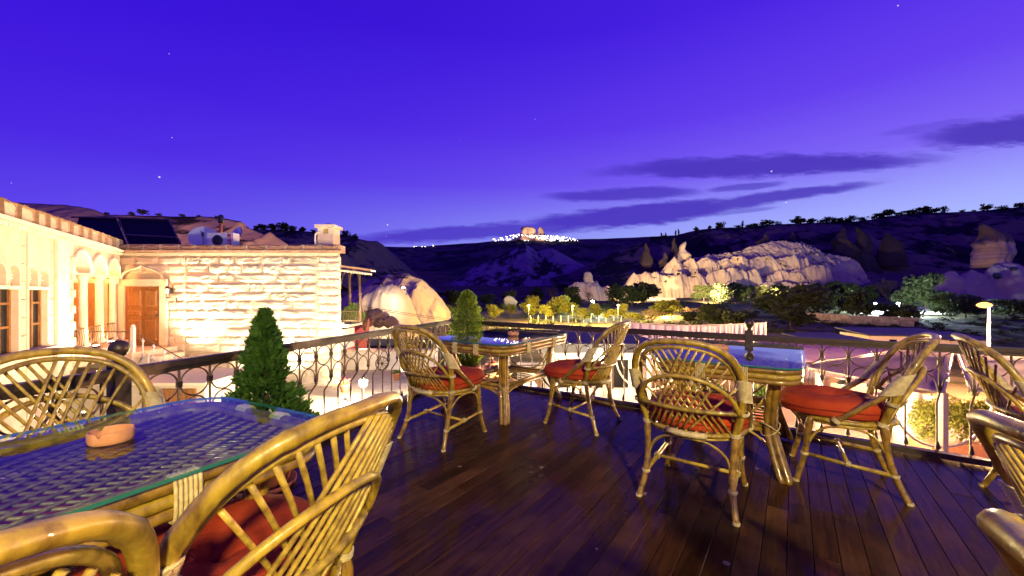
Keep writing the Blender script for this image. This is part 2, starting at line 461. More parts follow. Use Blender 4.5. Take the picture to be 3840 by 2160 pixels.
def grid_obj(name, X, Y, Z, mat, smooth=True, parent=None):
    r, c = X.shape
    vs = np.stack([X.ravel(), Y.ravel(), Z.ravel()], 1)
    i = np.arange(r * c).reshape(r, c)
    fs = np.stack([i[:-1, :-1].ravel(), i[:-1, 1:].ravel(), i[1:, 1:].ravel(), i[1:, :-1].ravel()], 1)
    me = bpy.data.meshes.new(name)
    me.from_pydata(vs.tolist(), [], fs.tolist())
    me.materials.append(MATS[mat])
    me.polygons.foreach_set('use_smooth', [smooth] * len(me.polygons))
    me.update()
    return mk(name, me, parent)

# ------------------------------------------------------------------ ground and hills
GY = [-80, 22, 40, 60, 100, 150, 200, 300, 450, 800, 1300, 3000]
GZ = [-4.2, -4.2, -4.0, -3.5, -2.6, -1.2, .2, 4, 12, 50, 110, 120]
def ground_z(x, y):
    x = np.asarray(x, float); y = np.asarray(y, float)
    z = np.interp(y, GY, GZ)
    amp = np.clip((y - 25) / 60, 0, 1)
    z = z + amp * (fbm(x * .03, y * .03, 4, 3) - .5) * 2.2 + amp * (fbm(x * .2, y * .2, 3, 9) - .5) * .35
    return z
def gz(x, y): return float(ground_z(np.array([x]), np.array([y]))[0])

def build_ground():
    ys = np.concatenate([np.linspace(-60, 20, 12), np.linspace(22, 260, 150), np.linspace(265, 1300, 60), np.linspace(1350, 4000, 10)])
    xs = np.linspace(-1, 1, 220)
    Yg, K = np.meshgrid(ys, xs, indexing='ij')
    Xg = K * (60 + np.abs(Yg) * 1.9)
    o = grid_obj('ground', Xg, Yg, ground_z(Xg, Yg), 'valley')
    tag(o, 'dry grassy valley floor with terraces and paths', kind='structure')
build_ground()

def hill(name, label, sky, Yr, Y0, mat, nx=260, ny=70, p=1.1, gul=.12, rock=.05, seed=1, back=.5, gscale=.02):
    k = np.array([(a - 1288) / 1000 for a, b in sky]); zt = np.array([CAM_H + (741 - b) / 1000 * Yr for a, b in sky])
    xr = k * Yr
    xs = np.linspace(xr[0], xr[-1], nx)
    ridge = np.interp(xs, xr, zt)
    v = np.concatenate([np.linspace(0, 1, ny), 1 + np.linspace(.06, 1, 14)])
    V, Xg = np.meshgrid(v, xs, indexing='ij')
    Yg = Y0 + V * (Yr - Y0)
    zb = ground_z(Xg[:1], Yg[:1])[0] - 3
    H = (ridge - zb)[None, :]
    f = np.where(V <= 1, np.clip(V, 0, 1) ** p, 1 - (V - 1) * back)
    g = fbm(Xg * gscale, Yg * gscale * .45, 5, seed, True) - .55
    n = fbm(Xg * gscale * 4, Yg * gscale * 4, 4, seed + 20) - .5
    env = np.sin(np.clip(V, 0, 1) * PI) ** .8
    Z = zb[None, :] + H * f + H * (gul * g * env + rock * n * np.clip(env + .10, 0, 1))
    o = grid_obj(name, Xg, Yg, Z, mat)
    return tag(o, label, kind='structure')

hill('far_hills', 'far dark hills under the castle rock on the horizon',
     [(500, 640), (800, 632), (960, 620), (1040, 622), (1100, 617), (1160, 613), (1200, 611), (1240, 606), (1330, 604), (1460, 602), (1530, 600), (1600, 597), (1700, 592), (1850, 590), (2100, 590), (2500, 585)],
     1500, 560, 'far_hill', nx=300, ny=80, p=1.25, gul=.28, rock=.1, seed=4, gscale=.0045)
hill('right_ridge', 'long scrub topped ridge rising to the right edge',
     [(1380, 700), (1440, 684), (1500, 655), (1560, 628), (1600, 612), (1660, 600), (1695, 594), (1712, 588), (1752, 579), (1810, 573), (1867, 572), (1924, 566), (2010, 562), (2096, 559), (2147, 557), (2192, 552), (2231, 544), (2308, 535), (2386, 535), (2464, 530), (2576, 519), (2700, 508), (2900, 500)],
     430, 190, 'ridge', nx=340, ny=90, p=.95, gul=.30, rock=.12, seed=6, gscale=.018)
hill('pale_striped_hill', 'pale twin peaked eroded hill in the middle distance',
     [(1140, 705), (1166, 690), (1206, 661), (1252, 646), (1292, 627), (1320, 613), (1350, 632), (1387, 624), (1421, 641), (1450, 658), (1487, 676), (1540, 705)],
     520, 400, 'stripe_hill', nx=200, ny=60, p=.9, gul=.22, rock=.08, seed=9, gscale=.02)
hill('left_hill', 'dark cliff edged hill behind the balcony',
     [(300, 600), (560, 582), (640, 577), (700, 577), (780, 583), (831, 587), (880, 592), (900, 601), (928, 606), (948, 606), (965, 617), (985, 645), (1010, 672), (1060, 705), (1110, 735)],
     230, 120, 'near_hill', nx=260, ny=80, p=.8, gul=.34, rock=.16, seed=12, gscale=.03)
hill('left_cliff', 'tan cliff with dark scrub on top behind the stone house roof',
     [(-300, 495), (75, 511), (157, 516), (233, 525), (268, 541), (317, 541), (429, 544), (526, 545), (569, 551), (608, 557), (618, 570), (640, 580), (668, 590), (680, 583), (694, 596), (716, 609), (760, 640), (800, 680)],
     80, 52, 'cliff', nx=260, ny=60, p=.7, gul=.16, rock=.10, seed=15, gscale=.10)

def tier_field(name, label, tiers, x0, x1, y0, y1, nx, ny, mat, seed, warp=4.0, wsc=.13, amp=.5):
    """rock built of stepped, weathered faces: each tier has its own crest line and depth"""
    xs = np.linspace(x0, x1, nx); ys = np.linspace(y0, y1, ny)
    Yg, Xg = np.meshgrid(ys, xs, indexing='ij')
    base = ground_z(Xg, Yg) - 2.0
    lobes = fbm(Xg * wsc, Yg * wsc * .8 + Xg * wsc * .25, 4, seed, True)
    fine = fbm(Xg * wsc * 2.6, Yg * wsc * 2.2, 4, seed + 7, True)
    wy = Yg + (lobes - .6) * warp * 2 + (fine - .6) * warp * .3
    wx = Xg + (fbm(Xg * wsc * 1.6, Yg * wsc * 1.6, 3, seed + 2) - .5) * warp * .6
    Z = base.copy()
    for (sky, Yr, dep, fall, rnd) in tiers:
        zt = np.interp(wx, [(a - 1288) / 1000 * Yr for a, b in sky], [CAM_H + (741 - b) / 1000 * Yr for a, b in sky], left=-9, right=-9)
        t = np.clip((wy - (Yr - dep)) / dep, 0, 1)
        d = (1 - (1 - t) ** rnd) ** (.8)
        d = np.where(wy > Yr, np.clip(1 - (wy - Yr) / fall, 0, 1), d)
        Z = np.maximum(Z, base + np.clip(zt - base, 0, None) * d)
    h = np.clip((Z - base) / 4, 0, 1)
    Z += h * ((lobes - .6) * amp * 2.2 + (fbm(Xg * wsc * 4, Yg * wsc * 4, 4, seed + 5) - .5) * amp * 1.3 + (fine - .6) * amp)
    o = grid_obj(name, Xg, Yg, Z, mat)
    tag(o, label, kind='structure')
    return o, (xs, ys, Z)

OUT_SKY = [(1500, 760), (1549, 734), (1572, 718), (1590, 700), (1609, 696), (1646, 686), (1678, 668), (1695, 660), (1724, 660), (1741, 650), (1781, 641), (1824, 638), (1855, 634), (1896, 618), (1938, 610), (2010, 610), (2039, 626), (2067, 640), (2110, 642), (2136, 660), (2150, 690), (2180, 740)]
outcrop, OF = tier_field('rock_outcrop', 'pale floodlit tuff outcrop with cave rooms beyond the gardens',
    [([(1780, 744), (1800, 726), (1815, 716), (1832, 708), (1850, 704), (1872, 716), (1885, 726), (1905, 724), (1914, 714), (1926, 711), (1938, 711), (1950, 716), (1966, 711), (1981, 713), (1994, 720), (2010, 713), (2026, 716), (2040, 712), (2058, 714), (2068, 720), (2080, 744)], 189, 5, 16, 2.2),
     ([(1540, 746), (1552, 733), (1575, 716), (1589, 694), (1596, 686), (1603, 695), (1612, 690), (1621, 685), (1634, 690), (1646, 685), (1660, 690), (1690, 694), (1715, 690), (1735, 694), (1750, 686), (1762, 694), (1772, 697), (1788, 684), (1804, 678), (1822, 680), (1838, 672), (1854, 681), (1867, 678), (1884, 684), (1896, 676), (1904, 696), (1912, 702), (1926, 696), (1938, 693), (1950, 684), (1966, 681), (1984, 686), (1998, 679), (2012, 680), (2028, 672), (2042, 670), (2053, 667), (2066, 670), (2077, 675), (2083, 712), (2090, 746)], 201, 7, 16, 2.0),
     ([(1630, 746), (1655, 692), (1676, 665), (1688, 654), (1695, 646), (1702, 655), (1714, 666), (1722, 658), (1732, 653), (1741, 652), (1750, 662), (1765, 652), (1781, 648), (1800, 655), (1830, 648), (1846, 652), (1860, 643), (1880, 652), (1900, 647), (1930, 643), (1945, 652), (1960, 648), (1990, 644), (2006, 654), (2020, 652), (2045, 668), (2080, 690), (2125, 746)], 215, 9, 20, 1.8),
     (OUT_SKY, 236, 24, 40, 1.5)],
    (1490 - 1288) / 1000 * 215, (2200 - 1288) / 1000 * 215, 178, 268, 460, 230, 'outcrop', 31, warp=2.6, wsc=.17, amp=.95)
mound, MF = tier_field('pale_rock_mound', 'smooth pale rock mounds behind the house, lit by a lamp',
    [([(900, 800), (912, 752), (930, 742), (950, 730), (968, 720), (990, 714), (1004, 718), (1016, 728), (1030, 748), (1040, 778), (1047, 815)], 48, 7, 12, 2.4),
     ([(890, 745), (915, 724), (940, 708), (965, 694), (992, 686), (1010, 690), (1030, 692), (1048, 700), (1066, 706), (1090, 728), (1112, 752), (1130, 780)], 74, 14, 16, 2.0)],
    -30, -8, 38, 92, 200, 200, 'mound', 44, warp=1.1, wsc=.22, amp=.22)

# ------------------------------------------------------------------ fairy chimneys and boulders
def rock_spire(name, label, x, ytop, ybot, hw, Y, prof, seed, mat='rock_lit', group=None, lean=0.0, n=28, wobble=1.3):
    base = W(x, ybot, Y); top = W(x, ytop, Y); h = top.z - base.z; r = hw / 1000 * Y
    rows = 26
    V, A = np.meshgrid(np.linspace(0, 1, rows), np.linspace(0, 2 * PI, n, endpoint=False), indexing='ij')
    R = np.interp(V, [a for a, b in prof], [b for a, b in prof]) * r
    R = R * (1 + (fbm(np.cos(A) * 1.3 + 5 + V, V * 4 + np.sin(A) * 1.3, 4, seed) - .5) * .5 + (fbm(np.cos(A) * 4 + 9, np.sin(A) * 4 + V * 1.5, 3, seed + 3, True) - .6) * .30 + (fbm(V * 14, A * 0 + 3, 2, seed + 9) - .5) * .05) + r * .03
    wob = (fbm(V * 3.0, V * 0 + seed * 1.7, 3, seed + 13) - .5) * wobble * r * np.clip(V * 2, 0, 1)
    R = R * (1 + .22 * np.cos(2 * (A + seed)) + .12 * np.cos(3 * A + seed * 2))
    mb = MB()
    vs = [Vector((R[i, j] * math.cos(A[i, j]) + wob[i, j] + lean * h * V[i, j] ** 2, R[i, j] * math.sin(A[i, j]), h * V[i, j] - .06 * h)) for i in range(rows) for j in range(n)]
    fs = [(i * n + j, i * n + (j + 1) % n, (i + 1) * n + (j + 1) % n, (i + 1) * n + j) for i in range(rows - 1) for j in range(n)]
    fs.append(tuple((rows - 1) * n + j for j in range(n)))
    mb.add(vs, fs)
    o = mb.build(name, mat, None, True, base)
    return tag(o, label, 'rock', group)

CONE = [(0, 1.15), (.3, .95), (.6, .6), (.85, .25), (1, .03)]
HAT = [(0, 1.0), (.25, .98), (.45, 1.0), (.5, .95), (.62, .55), (.7, .42), (.82, .45), (.92, .33), (1, .08)]
POST = [(0, 1.0), (.3, .85), (.6, .78), (.85, .7), (.95, .6), (1, .3)]
TALL = [(0, 1.0), (.3, .85), (.5, .78), (.62, .8), (.7, .66), (.85, .36), (1, .05)]
LONE = [(0, .92), (.15, .92), (.3, 1.0), (.48, .97), (.54, 1.02), (.62, .92), (.74, .66), (.86, .40), (.95, .2), (1, .06)]
PYR = [(0, 1.5), (.25, 1.1), (.5, .78), (.6, .74), (.75, .5), (.88, .3), (1, .08)]
BIG = [(0, .85), (.2, .95), (.45, 1.0), (.55, .98), (.62, .92), (.8, .55), (.92, .28), (1, .06)]
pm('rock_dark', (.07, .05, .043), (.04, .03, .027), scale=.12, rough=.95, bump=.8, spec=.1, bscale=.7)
def capped_mat():
    m = bpy.data.materials.new('rock_capped'); m.use_nodes = True
    g = NT(m.node_tree); tc = g.n('ShaderNodeTexCoord'); z = g.n('ShaderNodeSeparateXYZ', ins={0: tc.outputs['Object']}).outputs[2]
    n1 = g.n('ShaderNodeTexNoise', ins={'Vector': tc.outputs['Object'], 'Scale': .35, 'Detail': 7.0, 'Roughness': .65})
    k = g.m('ADD', z, g.m('MULTIPLY_ADD', n1.outputs[0], 8.0, -4.0))
    f = g.n('ShaderNodeMapRange', ins={0: k, 1: 8.4, 2: 9.6}).outputs[0]
    band = g.n('ShaderNodeTexNoise', ins={'Vector': g.n('ShaderNodeMapping', ins={0: tc.outputs['Object'], 3: (.08, .08, .9)}).outputs[0], 'Scale': 1.0, 'Detail': 4.0})
    rock = g.mix(g.n('ShaderNodeMapRange', ins={0: band.outputs[0], 1: .4, 2: .62}).outputs[0], (.46, .33, .22), (.28, .20, .14))
    col = g.mix(f, rock, g.mix(n1.outputs[0], (.16, .12, .08), (.09, .07, .05)))
    b = g.n('ShaderNodeBsdfPrincipled', ins={'Base Color': col, 'Roughness': .95, 'Specular IOR Level': .1})
    bp_ = g.n('ShaderNodeBump', ins={'Strength': .9, 'Distance': .5, 'Height': n1.outputs[0]}); g.link(bp_.outputs[0], b.inputs['Normal'])
    g.n('ShaderNodeOutputMaterial', ins={0: b.outputs[0]}); MATS['rock_capped'] = m
capped_mat()
rock_spire('fairy_chimney', 'tall grey capped fairy chimney standing alone on the right slope', 2492, 556, 666, 34, 165, LONE, 3, 'rock_capped', lean=-.03, n=44)
rock_spire('fairy_chimney', 'two tier fairy chimney with a rounded cap behind the outcrop', 1718, 604, 668, 17, 228, HAT, 5)
rock_spire('fairy_chimney', 'square fairy chimney on a rock pedestal left of the outcrop', 1480, 681, 730, 13, 160, POST, 7)
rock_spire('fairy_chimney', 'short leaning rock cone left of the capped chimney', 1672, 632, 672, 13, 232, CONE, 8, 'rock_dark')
for i, (x, yt, yb, hw, ds) in enumerate([(1620, 606, 680, 22, 'broad dark fairy chimney far behind the left end of the outcrop'), (1697, 594, 640, 14, 'dark cone shaped fairy chimney above the capped one'),                                          (1923, 585, 618, 16, 'pointed tan fairy chimney just above the outcrop top'), (1990, 582, 612, 14, 'tan fairy chimney above the right end of the outcrop'),                                          (2112, 562, 632, 34, 'wide dark double fairy chimney on the ridge side'), (2168, 558, 666, 26, 'tall dark fairy chimney with a pointed cap below the ridge'), (2240, 574, 640, 26, 'squat dark fairy chimney right of the tall pointed one')]):
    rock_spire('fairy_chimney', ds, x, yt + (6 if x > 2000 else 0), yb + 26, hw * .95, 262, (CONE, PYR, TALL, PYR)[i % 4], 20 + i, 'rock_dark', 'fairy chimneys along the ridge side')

def boulder(name, label, c, r, sc, seed, mat='rock_lit', group=None, parent=None):
    n, m = 30, 18
    mb = MB(); vs = []
    rr_ = random.Random(seed * 7 + 1); cuts = [(Vector((rr_.gauss(0, 1), rr_.gauss(0, 1), rr_.gauss(0, .8))).normalized(), rr_.uniform(.5, .78)) for _ in range(11)]
    for i in range(m + 1):
        ph = PI * i / m
        for j in range(n):
            th = 2 * PI * j / n
            d = Vector((math.sin(ph) * math.cos(th), math.sin(ph) * math.sin(th), math.cos(ph)))
            q = fbm(np.array([d.x * 1.3 + seed * 3.1 + d.z]), np.array([d.y * 1.3 + d.z * .8 + seed]), 4, seed)[0]
            k = r * (.62 + .60 * q + .22 * fbm(np.array([d.x * 3.3 + seed]), np.array([d.y * 3.3 - d.z * 2.6]), 3, seed + 4, True)[0])
            pv_ = d * k
            for cn, cdist in cuts:
                ex = pv_.dot(cn) - cdist * r
                if ex > 0: pv_ = pv_ - cn * ex * .9
            vs.append(Vector((pv_.x * sc[0], pv_.y * sc[1], pv_.z * sc[2])))
    fs = [(i * n + j, (i + 1) * n + j, (i + 1) * n + (j + 1) % n, i * n + (j + 1) % n) for i in range(m) for j in range(n)]
    mb.add(vs, fs)
    o = mb.build(name, mat, parent, True, c)
    if parent is None: tag(o, label, 'rock', group)
    return o
ped, _ = tier_field('rock_pedestal', 'broad layered rock pedestal under the square fairy chimney',
    [([(1422, 742), (1430, 722), (1440, 714), (1456, 709), (1476, 711), (1500, 712), (1512, 722), (1526, 720), (1540, 728), (1548, 742)], 160, 7, 8, 2.6), ([(1452, 742), (1458, 716), (1500, 708), (1520, 742)], 166, 6, 8, 2)],
    21, 42, 150, 176, 110, 70, 'outcrop', 52, warp=1.6, wsc=.25, amp=.4)
br, _ = tier_field('slope_rocks', 'dim rounded rocks with cave holes on the right slope near the street lamp',
    [([(2345, 712), (2362, 692), (2382, 684), (2396, 690), (2406, 698), (2420, 686), (2440, 680), (2458, 688), (2468, 700), (2478, 690), (2486, 672), (2502, 663), (2530, 659), (2552, 666), (2566, 690), (2580, 712)], 119, 7, 9, 2.4)],
    118, 162, 108, 134, 150, 80, 'mound', 57, warp=1.5, wsc=.22, amp=.35)
for dx, dz, r in ((-2.2, .9, .95), (1.6, 3.4, .6)):
    mb = MB(); mb.lathe([(r, 0), (r * .95, .6), (r * .6, 1.2)], 14)  # black plug on the rock, its colour stands for the shade inside a hole
    o = mb.build('cave_dark_plug', 'black', br, True, W(2505 if dz < 2 else 2545, 694 if dz < 2 else 676, 113.5 if dz < 2 else 114.5)); o.rotation_euler = (math.radians(90), 0, 0)
boulder('boulder', 'pale boulder among the gardens left of the white lamp', W(1280, 758, 96), 1.7, (1.1, .8, 1.1), 14)

# cave rooms on the outcrop
def on_field(F, x, y, Y0=182, Y1=260):
    xs, ys, Z = F
    for Yq in np.arange(Y0, Y1, .4):
        p = W(x, y, Yq)
        i = np.searchsorted(ys, Yq); j = np.searchsorted(xs, p.x)
        if 0 < i < len(ys) and 0 < j < len(xs) and Z[i, j] >= p.z: return p
    return None
for (x, y, w, h) in ((1705, 690, 15, 12), (1748, 686, 10, 10), (1763, 684, 6, 8), (1846, 651, 3, 11), (1855, 652, 14, 11), (1931, 651, 6, 9), (1927, 652, 12, 10), (1970, 662, 4, 8), (1962, 663, 12, 10), (1676, 708, 24, 8), (1735, 690, 7, 10), (2030, 700, 3, 9), (2010, 701, 3, 7), (1945, 734, 9, 6)):
    p = on_field(OF, x, y)
    if p is None: continue
    q = p.y / 1000
    fr = lambda u, ww, z, p=p: Vector((p.x + u, p.y + ww, p.z + z))
    W2, H2 = w * q / 2, h * q / 2
    f_ = MB()
    f_.box((-W2, -.9, -H2), (-W2 * .55, 1.5, H2)).box((W2 * .55, -.9, -H2), (W2, 1.5, H2)).box((-W2 * .55, -.88, H2 * .55), (W2 * .55, 1.5, H2 * 1.02)).box((-W2 * .55, -.88, -H2 * 1.02), (W2 * .55, 1.5, -H2 * .6))
    cave = f_.build('cave_room_front', 'rock_lit', outcrop, False, p)
    MB().box((-W2 * .55, -.3, -H2 * .6), (W2 * .55, 1.4, H2 * .55)).build('opening_dark_block', 'black', cave)  # solid block, the darkness inside the cave is put in its black colour

# ------------------------------------------------------------------ castle village far away
castle = empty('castle_rock', W(1340, 604, 1480)); tag(castle, 'floodlit twin peaked castle rock on the far horizon', 'rock')
def castle_part(x, yt, hw, prof, seed, mat):
    b = W(x, 607, 1480); o = rock_spire('rock_peak', '', x, yt, 607, hw, 1480, prof, seed, mat, wobble=.25)
    for k in ('label', 'category'): del o[k]
    o.parent = castle; o.location = b - castle.location
pm('castle_stone', (.46, .32, .20), (.30, .20, .12), scale=.03, rough=.95, bump=.8, spec=.1, bscale=.12)
castle_part(1327, 568, 16, [(0, 2.6), (.2, 1.9), (.36, 1.2), (.42, 1.0), (.6, .95), (.85, .85), (.95, .7), (1, .35)], 3, 'castle_stone')
castle_part(1360, 569, 10, [(0, 1.9), (.3, 1.15), (.6, .75), (.85, .5), (1, .25)], 6, 'castle_stone')
light('castle_flood', 'SPOT', W(1300, 610, 1330), 2.9e6, (1, .74, .45), aim=W(1335, 585, 1480), spot=24, size=4)
light('castle_flood', 'SPOT', W(1390, 612, 1340), 2.1e6, (1, .74, .45), aim=W(1350, 588, 1480), spot=24, size=4)
def houses():
    mb = MB(); mb.box((-.5, -.5, -.6), (.5, .5, .7)); mb.cur = 1
    mb.box((-.56, -.56, .7), (.56, .56, .82)); mb.cur = 2
    mb.box((-.34, -.53, .0), (.30, -.49, .38)); mb.box((-.1, -.53, -.5), (.4, -.49, -.15))
    me = mb.mesh('house', ['plaster_white', 'coping', 'village_light'])
    n = 0
    for i in range(230):
        x = random.triangular(1222, 1458, 1370) if i < 170 else random.uniform(1255, 1450)
        topy = np.interp(x, [1220, 1262, 1300, 1330, 1370, 1420, 1458], [601, 596, 588, 592, 592, 596, 604])
        y = random.uniform(topy, 606)
        o = mk('village_house', me, None, W(x, y, 1470 + (606 - y) * -1.5 + random.uniform(-10, 0)))
        s = random.uniform(1.6, 4.4)
        o.scale = (s * random.uniform(1, 1.7), s, s * random.uniform(.7, 1.1)); o.rotation_euler = (0, 0, random.uniform(-.3, .3))
        tag(o, 'small brightly lit house on the slope below the castle rock', 'house', 'lit village houses below the castle rock')
    for x in (1043, 1048, 1062, 1070, 1090):
        o = mk('village_house', me, None, W(x, 621 - (x > 1080) * 3, 1440)); o.scale = (6, 6, 4)
        tag(o, 'small lit house on the horizon far left of the castle rock, %s from the left' % ORD[[1043, 1048, 1062, 1070, 1090].index(x)], 'house', 'lit houses on the far left skyline')
houses()

# ------------------------------------------------------------------ trees and shrubs
def crown_mesh(name, mat, seed, n=1500, leaf=.075, shape=(1, 1, 1), lumps=13):
    r = random.Random(seed)
    L = []
    for i in range(lumps):
        a = r.uniform(0, 2 * PI); h = r.uniform(-.75, .9); rad = r.uniform(.15, .62) * math.sqrt(max(.05, 1 - h * h * .8))
        L.append((Vector((rad * math.cos(a), rad * math.sin(a), h * .62)), r.uniform(.26, .45)))
    vs = []; fs = []
    for i in range(n):
        c, q = r.choice(L)
        d = Vector((r.gauss(0, 1), r.gauss(0, 1), r.gauss(0, 1))).normalized()
        p = c + d * q * (r.random() ** .4)
        p = Vector((p.x * shape[0], p.y * shape[1], p.z * shape[2]))
        u = Vector((r.gauss(0, 1), r.gauss(0, 1), r.gauss(0, 1))).normalized()
        w = u.orthogonal().normalized()
        s = leaf * r.uniform(.6, 1.4); o = len(vs)
        vs += [p - u * s, p + w * s * .55, p + u * s, p - w * s * .55]
        fs.append((o, o + 1, o + 2, o + 3))
    mb = MB(); mb.add(vs, fs)
    return mb.mesh(name, mat)
def twig_mesh(name, mat, seed, n=260):
    r = random.Random(seed); mb = MB()
    def go(p, d, l, rad, lv):
        e = p + d * l
        mb.tube([p, e], [rad, rad * .65], 4, cap=False)
        if lv:
            for i in range(3 if lv > 1 else 4):
                nd = (d + Vector((r.gauss(0, .5), r.gauss(0, .5), r.gauss(.15, .35)))).normalized()
                go(p + d * l * r.uniform(.5, 1), nd, l * .68, rad * .6, lv - 1)
    for i in range(6): go(Vector((0, 0, -.6)), Vector((r.gauss(0, .5), r.gauss(0, .5), 1)).normalized(), .6, .025, 4)
    return mb.mesh(name, mat)
CR = {'garden': [crown_mesh('crown', 'leaf_garden', i, 1700, .07) for i in range(4)],
      'dark': [crown_mesh('crown', 'leaf_dark', 10 + i, 1700, .08) for i in range(4)],
      'scrub': [crown_mesh('crown', 'leaf_scrub', 20 + i, 420, .14) for i in range(4)],
      'poplar': [crown_mesh('crown', 'leaf_scrub', 30, 500, .13)],
      'bare': [twig_mesh('crown', 'leaf_bare', 40 + i) for i in range(2)],
      'fresh': [crown_mesh('crown', 'leaf_fresh', 50 + i, 800, .1) for i in range(2)]}
_t = MB()
_tp = smooth_path([(0, 0, -.15), (.03, .01, .25), (-.02, .02, .55), (.02, 0, .9)], 3)
_t.tube(_tp, [.055 * (1 - .6 * i / (len(_tp) - 1)) for i in range(len(_tp))], 7)
for a in range(5):
    q = a * 1.26
    _t.tube([(0, 0, .35 + .07 * a), (.18 * math.cos(q), .18 * math.sin(q), .62 + .05 * a), (.34 * math.cos(q), .34 * math.sin(q), .85 + .04 * a)], [.028, .018, .008], 5)
TRUNK = _t.mesh('trunk', 'bark', True)

def tree(name, label, cat, base, w, h, kind, group=None, low=.35):
    """trunk and crown; w and h in metres"""
    e = empty(name, base, random.uniform(0, 6.28))
    tag(e, label, cat, group)
    t = mk('trunk', TRUNK, e); t.scale = (h * .55, h * .55, h * .72)
    c = mk('crown', random.choice(CR[kind]), e, (0, 0, h * (.5 + low * .35)))
    c.scale = (w * .56, w * .56, h * (1 - low) * .72)
    c.rotation_euler = (0, 0, random.uniform(0, 6))
    return e
def ground_hit(x, y):
    for Yq in np.arange(26, 330, .5):
        p = W(x, y, Yq)
        if gz(p.x, Yq) >= p.z: return Vector((p.x, Yq, gz(p.x, Yq)))
    return Vector((W(x, y, 180).x, 180, gz(W(x, y, 180).x, 180)))
def px_tree(name, label, cat, x, yb, w, h, kind, group, low=.3):
    b = ground_hit(x, yb); q = b.y / 1000
    return tree(name, label, cat, b, w * q, h * q, kind, group, low)

gard = [(1245, 806, 44, 34), (1285, 800, 30, 30), (1333, 805, 52, 52), (1372, 806, 40, 34), (1402, 800, 60, 48), (1430, 806, 46, 38), (1465, 812, 44, 32), (1503, 806, 40, 36), (1535, 812, 40, 28), (1562, 804, 36, 34), (1660, 806, 50, 44), (1690, 804, 46, 42), (1120, 792, 34, 22), (1150, 790, 30, 20), (1262, 790, 26, 24), (1595, 815, 44, 24)]
for i, (x, y, w, h) in enumerate(sorted(gard)):
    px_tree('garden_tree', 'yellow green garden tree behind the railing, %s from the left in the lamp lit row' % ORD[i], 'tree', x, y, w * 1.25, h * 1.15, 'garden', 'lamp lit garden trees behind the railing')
dk = [(1140, 772, 50, 36), (1225, 772, 40, 28), (1282, 772, 34, 32), (1350, 764, 40, 34), (1440, 770, 54, 40), (1545, 768, 46, 44), (1590, 772, 60, 46), (1626, 765, 70, 42), (1712, 742, 58, 40), (1770, 758, 60, 34), (1815, 762, 56, 40), (1860, 760, 66, 40), (1910, 758, 56, 34), (1965, 762, 60, 36), (1990, 830, 150, 84), (1800, 822, 90, 46), (1860, 828, 70, 40), (2060, 792, 90, 64), (2110, 790, 70, 56), (2160, 800, 70, 54), (2050, 756, 60, 34), (2120, 760, 70, 40), (2180, 762, 50, 34),
      (2330, 782, 90, 76), (2270, 778, 50, 40), (2390, 798, 80, 50), (2430, 800, 70, 46), (2290, 812, 60, 36), (2240, 808, 70, 34), (2550, 800, 80, 40), (1735, 815, 44, 26)]
for i, (x, y, w, h) in enumerate(sorted(dk)):
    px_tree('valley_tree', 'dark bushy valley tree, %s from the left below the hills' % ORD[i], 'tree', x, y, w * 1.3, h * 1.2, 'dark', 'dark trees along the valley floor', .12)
br_ = [(1388, 762, 40, 36), (2232, 760, 60, 52), (1480, 766, 24, 30), (1640, 812, 60, 30), (1740, 800, 40, 24)]
for i, (x, y, w, h) in enumerate(sorted(br_)):
    px_tree('bare_tree', 'leafless brown tree, %s from the left among the valley trees' % ORD[i], 'tree', x, y, w * 1.2, h * 1.2, 'bare', 'leafless trees in the valley', .1)
# scrub on the skyline
sk = [(330, 542, 14, 430 * 0 + 80), (360, 541, 20, 80), (398, 543, 12, 80), (460, 545, 12, 80), (500, 546, 10, 80), (545, 548, 9, 80), (268, 540, 10, 80)]
for i, (x, y, s, Yq) in enumerate(sorted(sk)):
    tree('cliff_bush', 'small dark bush on the cliff top behind the roof, %s from the left' % ORD[i], 'bush', W(x, y + 2, Yq), s * Yq / 1000 * 1.4, s * Yq / 1000 * .8, 'scrub', 'bushes on the left cliff top', .25)
sk2 = [(645, 577, 12), (662, 577, 18), (688, 578, 20), (712, 579, 22), (735, 581, 18), (760, 583, 16), (790, 586, 14), (870, 594, 18), (893, 600, 14), (845, 590, 16)]
for i, (x, y, s) in enumerate(sorted(sk2)):
    tree('hill_bush', 'dark round bush on the left hill crest, %s from the left' % ORD[i], 'bush', W(x, y + 3, 228), s * .228 * 1.5, s * .228, 'scrub', 'bushes on the left hill crest', .1)
sk3 = [(1752, 580, 14, 9), (1785, 575, 10, 8), (1812, 574, 22, 13), (1858, 573, 20, 9), (1885, 571, 14, 8), (1900, 569, 16, 9), (1925, 567, 30, 13), (1955, 566, 18, 9), (2010, 563, 36, 15), (2040, 562, 24, 12), (2080, 561, 36, 14), (2110, 560, 24, 12), (2140, 559, 32, 15), (2170, 558, 22, 14), (2207, 549, 22, 12), (2232, 545, 30, 16), (2260, 541, 24, 9), (2290, 538, 30, 12), (2320, 536, 30, 14), (2350, 536, 26, 13), (2376, 536, 14, 16), (2420, 534, 10, 8), (2482, 531, 22, 16), (2520, 527, 24, 9), (2568, 521, 18, 12), (1640, 603, 14, 8), (1655, 601, 12, 8), (1672, 598, 10, 7), (2450, 533, 8, 6)]
for i, (x, y, w, h) in enumerate(sorted(sk3)):
    tree('ridge_bush', 'dark bush against the sky on the right ridge, %s from the left' % ORD[i], 'bush', W(x, y + 3, 428), w * .428 * 1.35, h * .428 * 1.35, 'scrub', 'bushes along the right ridge skyline', .15)
